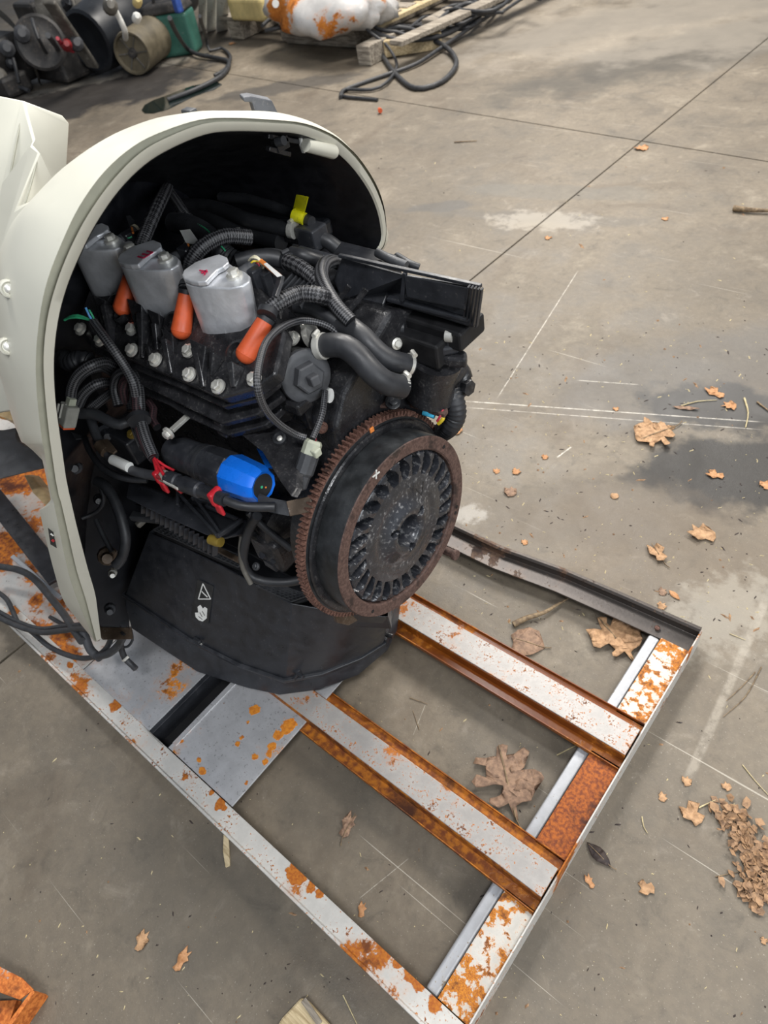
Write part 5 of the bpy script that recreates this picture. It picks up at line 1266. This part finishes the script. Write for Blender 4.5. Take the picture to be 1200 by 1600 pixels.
def cables():
    g = 'cables heaped by the pallets'
    L = [([(590, 66, .06), (600, 90, .02), (620, 118, .015), (650, 138, .015), (690, 128, .015), (713, 100, .02), (700, 76, .03), (675, 62, .06), (640, 45, .10), (610, 44, .12), (585, 60, .08)], .016, 'thick black cable making the widest loop on the floor'),
         ([(532, 152, .012), (536, 142, .012), (560, 132, .012), (600, 118, .015), (650, 100, .02), (690, 74, .03), (740, 40, .05), (770, 20, .03), (782, 0, .02), (780, -20, .02)], .013, 'black cable running from the frayed end up to the top edge'),
         ([(590, 156, .01), (560, 153, .012), (535, 150, .012), (540, 140, .015), (580, 140, .015), (605, 128, .02), (620, 100, .03), (600, 66, .10), (575, 48, .17), (560, 20, .2), (550, -10, .2)], .010, 'thin black cable doubled back beside the frayed end'),
         ([(580, 50, .14), (620, 62, .10), (680, 58, .08), (720, 40, .08), (745, 10, .10), (725, -10, .12)], .018, 'black cable lying across the pale pallet board'),
         ([(680, 40, .10), (700, 20, .12), (735, 5, .12), (750, 25, .08), (735, 42, .06), (705, 44, .06), (690, 30, .1)], .016, 'coiled black cable at the right end of the heap'),
         ([(575, 0, .22), (572, 25, .19), (590, 45, .15), (620, 50, .12), (650, 60, .08), (690, 55, .06)], .012, 'black cable hanging down beside the plastic bag'),
         ([(600, 68, .09), (640, 66, .07), (690, 50, .07), (742, 30, .08), (750, 0, .1), (740, -20, .1)], .014, 'black cable bundled along the lower edge of the heap')]
    rnd = random.Random(21)
    for k in range(6):
        pts = []
        x, y = 590 + k * 12, 62 - k * 5
        for j in range(8):
            pts.append((x + rnd.uniform(-14, 14), y + rnd.uniform(-10, 10), .05 + .02 * k if j > 1 else .08)); x += 26; y -= 4 + rnd.uniform(-3, 9)
        where = ('lowest', 'second lowest', 'third', 'fourth', 'fifth', 'topmost')[k]
        L.append((pts, .009 + .0015 * (k % 3), 'thin black cable straggling over the pale pallet, %s of six' % where))
    for pts, r, lb in L:
        tag(hose('cable', pts, r, 'cable_black', None, n=8, step=.05), lb, 'cable', g)
    o = lathe('cable_plug', P(588, 150, .02), P(592, 156, .02) - P(588, 150, .02), [(0, .01), (.03, .014)], 'cable_black', None, 8)
    o.name = 'orange_cap'; o.data.materials[0] = MATS['orange_rubber']; o.location = P(594, 176, .005); tag(o, 'tiny orange cap on the floor below the frayed cable end', 'cap')
    o = lathe('cable_lug', P(655, 74, .01), P(672, 72, .01) - P(655, 74, .01), [(0, .012), (.04, .012), (.05, .006), (.09, .006)], 'white_label', None, 8)
    tag(o, 'small white cable lug lying inside the wide cable loop', 'lug')
cables()

# ================================================================ LEAVES AND LITTER
OAK = [(-.02, -1.0), (.05, -1.0), (.07, -.66), (.22, -.60), (.42, -.68), (.56, -.58), (.46, -.44), (.24, -.38), (.11, -.30), (.12, -.12), (.34, -.08), (.62, -.22), (.86, -.18), (.92, -.02), (.74, .10), (.46, .14), (.16, .10), (.13, .26), (.28, .40), (.60, .44), (.74, .62), (.58, .74), (.34, .62), (.14, .50), (.12, .66), (.22, .84), (.10, .98),
       (-.06, .92), (-.12, .64), (-.18, .50), (-.40, .62), (-.62, .72), (-.72, .56), (-.50, .42), (-.24, .34), (-.14, .20), (-.18, .06), (-.50, .10), (-.80, .20), (-.94, .04), (-.76, -.10), (-.40, -.12), (-.13, -.16), (-.11, -.32), (-.28, -.40), (-.52, -.42), (-.56, -.56), (-.36, -.64), (-.10, -.62)]
OVAL = [(0, -1), (.22, -.7), (.42, -.2), (.42, .25), (.24, .7), (0, 1), (-.24, .72), (-.42, .25), (-.42, -.2), (-.22, -.7)]
RND = [(0, -1), (.5, -.82), (.86, -.4), (.95, .15), (.6, .7), (.1, .95), (-.3, .7), (-.8, .6), (-.95, 0), (-.7, -.6)]
CH = [(0, -.8), (.5, -.6), (.3, -.1), (.8, .2), (.3, .35), (.4, .8), (-.1, .5), (-.5, .9), (-.4, .3), (-.9, .1), (-.5, -.3), (-.6, -.7)]
def leaf(px, py, size, rot, mat, label, shape=OAK, curl=.25, stem=True, seed=0, asp=1.0, name='leaf', cat='leaf', group=None):
    import bmesh
    c = P(px, py, .004); sc_px = (c - CAM).dot(RZ) / F; s = size * sc_px / 2
    rnd = random.Random(seed + px)
    bm = bmesh.new(); vs = [bm.verts.new((x * s * asp * rnd.uniform(.88, 1.1), y * s * rnd.uniform(.92, 1.06), 0)) for x, y in shape]
    face = bm.faces.new(vs); bmesh.ops.triangulate(bm, faces=[face]); bmesh.ops.subdivide_edges(bm, edges=bm.edges[:], cuts=1)
    if s > .02: bmesh.ops.subdivide_edges(bm, edges=bm.edges[:], cuts=1)
    a, b_ = rnd.uniform(0, 6), rnd.uniform(0, 6)
    for v in bm.verts:
        x, y = v.co.x / s, v.co.y / s
        v.co.z = s * (curl * abs(x) ** 1.3 * .6 + curl * .5 * max(0, math.sin(2.2 * y + a)) * .6 + .06 * math.sin(9 * x + b_) * math.sin(8 * y + a)) + .0012
    bmesh.ops.solidify(bm, geom=bm.faces[:], thickness=.0006)
    me = bpy.data.meshes.new(name); bm.to_mesh(me); bm.free(); me.materials.append(MATS[mat])
    mz = min(v.co.z for v in me.vertices)
    o = bpy.data.objects.new(name, me); C.objects.link(o); o.location = (c.x, c.y, .0005 - mz); o.rotation_euler = (0, 0, rot)
    for p in me.polygons: p.use_smooth = True
    tag(o, label, cat, group)
    if stem and size > 26:
        t = [V((0, .9 * s, .002)), V((0, 0, .0025 + curl * s * .1)), V((0, -s, .002)), V((.15 * s, -1.35 * s, .0015))]
        st = tube('stem', t, s * .018 + .0004, 'twig', None, n=6, step=.01); st.parent = o
        st.location = st.location
    return o
leaf(1025, 678, 74, 2.6, 'leaf_tan', 'pale oak leaf lying by itself beside the dark oil stain', curl=.3)
leaf(962, 998, 94, 1.1, 'leaf_tan', 'large oak leaf touching the grey cross tube near the far corner', curl=.25)
leaf(792, 1218, 124, .8, 'leaf_brown', 'large brown oak leaf on the floor between the two beams', curl=.18)
leaf(823, 1003, 56, 1.8, 'leaf_brown', 'round brown leaf between the upper beam and far rail', shape=RND, curl=.15)
leaf(545, 1290, 46, .2, 'leaf_brown', 'curled brown leaf scrap between lower beam and near rail', shape=CH, curl=.5, asp=.6)
leaf(566, 1421, 28, .5, 'leaf_orange', 'small orange leaf scrap inside the near bay of the skid', shape=CH, asp=.6, stem=False)
leaf(222, 1470, 38, .4, 'leaf_tan', 'left one of the two leaf scraps near the bottom left', shape=CH, asp=.7, stem=False)
leaf(285, 1500, 44, .1, 'leaf_orange', 'right one of the two leaf scraps near the bottom left', shape=CH, asp=.55, stem=False)
leaf(936, 1335, 46, 1.35, 'leaf_dark', 'dark oval leaf beside the end lip of the skid', shape=OVAL, curl=.3)
leaf(1010, 1386, 30, 2.2, 'leaf_tan', 'small pale maple-like scrap right of the dark oval leaf', shape=CH, stem=False)
leaf(922, 1376, 26, 1.0, 'leaf_orange', 'tiny orange scrap just under the dark oval leaf', shape=CH, stem=False, asp=.6)
leaf(1083, 1270, 44, 1.2, 'leaf_tan', 'torn leaf with a straw left of the crumbled leaf pile', shape=CH, stem=False)
leaf(1118, 612, 40, 1.2, 'leaf_orange', 'orange leaf scrap at the top of the dark oil stain', shape=CH, stem=False, asp=.6)
leaf(1140, 633, 26, 1.6, 'leaf_orange', 'small orange scrap under the topmost one in the oil stain', shape=CH, stem=False)
leaf(1072, 637, 40, 1.9, 'leaf_brown', 'narrow brown leaf scrap left edge of the oil stain', shape=OVAL, stem=False, asp=.5)
leaf(1118, 740, 32, 1.7, 'leaf_orange', 'orange scrap on the left border of the lower oil stain', shape=CH, stem=False, asp=.7)
leaf(1198, 757, 24, .7, 'leaf_orange', 'orange scrap at the right edge of the lower oil stain', shape=CH, stem=False)
leaf(1003, 231, 26, 1.3, 'leaf_orange', 'orange leaf scrap lying on the crossing of the floor joints', shape=CH, stem=False)
leaf(1098, 833, 50, 1.7, 'leaf_tan', 'crumpled tan leaf below the oil stain', shape=CH, stem=False, curl=.5, asp=.8)
leaf(1028, 864, 46, .9, 'leaf_tan', 'crumpled leaf left of the crumpled tan leaf below the stain', shape=CH, curl=.5, asp=.7)
leaf(799, 767, 26, .9, 'leaf_brown', 'small brown leaf scrap right of the flywheel', shape=CH, stem=False)
leaf(776, 735, 14, .9, 'leaf_orange', 'tiny orange scrap left one of a pair right of the flywheel', shape=CH, stem=False)
leaf(807, 736, 18, .3, 'leaf_orange', 'tiny orange scrap right one of a pair right of the flywheel', shape=CH, stem=False)
leaf(852, 713, 14, .5, 'leaf_orange', 'tiny orange scrap above the brown scrap by the flywheel', shape=CH, stem=False)
leaf(716, 672, 26, .2, 'leaf_orange', 'orange leaf scrap directly behind the corrugated hose', shape=CH, stem=False, asp=.7)
leaf(1036, 924, 18, .2, 'leaf_brown', 'left scrap of a group of three above the skid corner', shape=CH, stem=False)
leaf(1054, 929, 22, 1.2, 'leaf_orange', 'right scrap of a group of three above the skid corner', shape=OVAL, stem=False)
leaf(1035, 946, 18, .2, 'leaf_tan', 'lowest scrap of a group of three above the skid corner', shape=CH, stem=False)
leaf(857, 371, 14, .2, 'leaf_orange', 'tiny orange scrap alone on the pale concrete', shape=CH, stem=False)
leaf(1040, 341, 14, .7, 'leaf_orange', 'tiny orange scrap left of the brown stick', shape=CH, stem=False)
leaf(963, 662 - 24, 12, .7, 'leaf_orange', 'tiny scrap on the pale drag lines', shape=CH, stem=False)
leaf(1074, 1242 - 22, 20, .7, 'leaf_tan', 'tiny tan scrap above the torn leaf with straw', shape=CH, stem=False)
leaf(1036, 1245, 18, .1, 'leaf_tan', 'tiny tan scrap left of the torn leaf with straw', shape=CH, stem=False)
leaf(1136, 1228, 18, 1.1, 'leaf_tan', 'tiny tan scrap just above the crumbled leaf pile', shape=CH, stem=False)
leaf(363, 68, 14, .1, 'leaf_orange', 'orange scrap on the floor at the pallet corner', shape=CH, stem=False)
leaf(960, 774, 14, .1, 'leaf_tan', 'tiny pinkish scrap at the brown streak on the floor', shape=RND, stem=False)
leaf(820, 846, 14, .9, 'leaf_orange', 'tiny orange scrap above the bent rail', shape=CH, stem=False)
leaf(808, 870, 20, .9, 'leaf_tan', 'tan scrap beside the lip of the bent rail', shape=CH, stem=False)
leaf(1195, 1470, 14, .1, 'leaf_tan', 'tiny scrap at the right edge below the leaf pile', shape=CH, stem=False)

def litter_pile():
    rnd = random.Random(11); vs, fs = [], []
    line = [(1135, 1262), (1150, 1290), (1165, 1315), (1180, 1345), (1165, 1385), (1190, 1400), (1200, 1360), (1180, 1330)]
    for k in range(330):
        i = rnd.randrange(len(line) - 1); t = rnd.random()
        x = line[i][0] * (1 - t) + line[i + 1][0] * t + rnd.gauss(0, 13); y = line[i][1] * (1 - t) + line[i + 1][1] * t + rnd.gauss(0, 12)
        c = P(x, y, 0) + V((0, 0, rnd.uniform(.001, .010))); r = rnd.uniform(.003, .010); a0 = rnd.uniform(0, 6)
        m = rnd.randint(4, 6); n0 = len(vs); tl = V((rnd.gauss(0, .6), rnd.gauss(0, .6), 1)).normalized(); q, s, u = axes(tl, V((1, 0, 0)))
        for j in range(m):
            g = a0 + 2 * PI * j / m; rr = r * rnd.uniform(.6, 1.3); p = c + s * (rr * math.cos(g)) + u * (rr * math.sin(g)); p.z = max(p.z, .0006); vs.append(p)
        vs += [v + V((0, 0, -.0005)) for v in vs[n0:n0 + m]]
        fs.append(tuple(range(n0, n0 + m))); fs.append(tuple(range(n0 + 2 * m - 1, n0 + m - 1, -1)))
    o = link('leaf_litter', vs, fs, 'leaf_crumb', None); tag(o, 'pile of crumbled tan leaves at the right edge of the floor', 'leaf litter', None, 'stuff')
litter_pile()
def debris():
    rnd = random.Random(3)
    for nm, mat, cnt, r0, r1, lb in (('grit', 'straw', 900, .0004, .0013, 'pale grit and tiny straw flakes scattered over the floor'), ('dark_crumbs', 'leaf_dark', 650, .0005, .0016, 'dark crumbs of dirt scattered over the floor'), ('leaf_crumbs', 'leaf_crumb', 160, .0008, .0028, 'tan leaf crumbs scattered over the floor')):
        vs, fs = [], []
        for k in range(cnt):
            x, y = rnd.uniform(-.2, 1.2) * 1200, 1600 * (1 - rnd.random() ** 1.0 * .85)
            if rnd.random() < .35: x = rnd.uniform(700, 1200); y = rnd.uniform(500, 1000)
            c = P(x, y, 0); dist = (c - CAM).length; r = rnd.uniform(r0, r1) * max(.8, dist * .8); e = rnd.choice((1, 1, 2.2, 4)) ; a0 = rnd.uniform(0, 6); n0 = len(vs)
            ca, sa = math.cos(a0), math.sin(a0)
            for j in range(4):
                g = 2 * PI * j / 4 + .4; lx, ly = r * e * math.cos(g), r * math.sin(g); vs.append(c + V((lx * ca - ly * sa, lx * sa + ly * ca, .0002)))
            vs.append(c + V((0, 0, r * .8 + .0004)))
            fs += [(n0 + j, n0 + (j + 1) % 4, n0 + 4) for j in range(4)] + [(n0 + 3, n0 + 2, n0 + 1, n0)]
        o = link(nm, vs, fs, mat, None); tag(o, lb, 'debris', None, 'stuff')
debris()
def twigs():
    def tw(pts, r, mat, lb, nm='twig'):
        o = tube(nm, [P(x, y, r + .0006) for x, y in pts], lambda s: r * (1 - .5 * s), mat, None, n=6, step=.02); tag(o, lb, 'twig' if nm != 'stick' else 'stick')
    tw([(1146, 325), (1170, 328), (1205, 329)], .012, 'twig', 'short brown stick at the right edge of the pale concrete', 'stick')
    tw([(1180, 1050), (1160, 1072), (1135, 1095)], .0012, 'twig', 'thin forked twig right of the skid, upper branch')
    tw([(1190, 1042), (1165, 1088), (1130, 1120)], .0012, 'twig', 'thin twig right of the skid, lower branch')
    tw([(1160, 1195), (1180, 1220), (1203, 1245)], .0012, 'straw', 'pale straw above the crumbled leaf pile')
    tw([(1064, 634), (1090, 627), (1120, 625)], .0022, 'straw', 'long pale straw across the oil stain')
    tw([(1163, 622), (1169, 645), (1165, 668)], .003, 'straw', 'curved pale blade upright at the right of the stain')
    tw([(1183, 628), (1205, 645)], .003, 'twig', 'dark twig at the right edge beside the stain')
    tw([(1092, 1262), (1118, 1250)], .0016, 'straw', 'straw sticking out of the torn leaf')
    tw([(1003, 1276), (1006, 1292), (1012, 1302)], .0014, 'straw', 'short pale straw between skid and torn leaf')
    tw([(1118, 1370), (1160, 1361)], .001, 'twig', 'thin twig touching the left of the leaf pile')
    tw([(640, 1090), (668, 1100)], .001, 'twig', 'thin twig beside the lower beam')
    tw([(655, 1440 - 300), (645, 1110)], .0009, 'twig', 'faint twig between the two beams')
    tw([(536, 1555), (560, 1605)], .0012, 'straw', 'pale straw at the bottom edge beside the wood block')
    tw([(870, 1180), (905, 1162)], .0016, 'straw', 'straw crossing under the upper beam flange')
    tw([(1140, 1390 - 400), (1165, 1000)], .001, 'straw', 'faint straw above the skid corner at right')
    tw([(710, 222), (745, 220)], .004, 'twig', 'small brown twig on the pale concrete behind the cowl')
    # curled bark strip
    pts = [P(802, 976, .006), P(822, 966, .010), P(850, 957, .012), P(872, 944, .010), P(892, 932, .006)]
    o = tube('bark_strip', pts, lambda s: .006 * (1.15 - s) + .001, 'twig', None, n=8, step=.01); tag(o, 'curled strip of brown bark beside the bent rail', 'bark')
    # splinter of wood by the near rail
    q = [P(x, y, .006) for x, y in ((349, 1304), (357, 1306), (359, 1352), (352, 1355), (348, 1330))]
    o = prism('wood_splinter', q, (0, 0, -.0055), 'pale_wood', None, .001); tag(o, 'pale wood splinter beside the near rail of the skid', 'splinter')
    q = [P(x, y, .022) for x, y in ((428, 1610), (440, 1590), (470, 1558), (480, 1562), (520, 1606), (515, 1640), (430, 1650))]
    o = prism('wood_block', q, (0, 0, -.0215), 'pale_wood', None, .004); tag(o, 'split pale wood block at the bottom edge of the photo', 'wood block')
    v, f = bar_geo(P(474, 1562, .024), P(500, 1600, .024), .010, .004); link('split_shard', v, f, 'grey_wood', o, None, None, .001)
twigs()
def corner():
    t = thing('rusty_angle', 'orange rusted steel angle corner at the bottom left', 'steel angle', P(10, 1560, 0))
    prism('flange', [P(x, y, .05) for x, y in ((-30, 1492), (-5, 1508), (34, 1528), (52, 1546), (30, 1562), (-30, 1540))], (0, 0, -.004), 'orange_steel', t, .001)
    prism('web', [P(x, y, .05) for x, y in ((50, 1546), (54, 1550), (16, 1604), (-10, 1640), (-16, 1636))], (0, 0, -.0495), 'orange_steel', t, .001)
    prism('inner_plate', [P(x, y, .02) for x, y in ((-30, 1565), (26, 1562), (0, 1640), (-40, 1640))], (0, 0, -.019), 'orange_steel', t, .001)
corner()
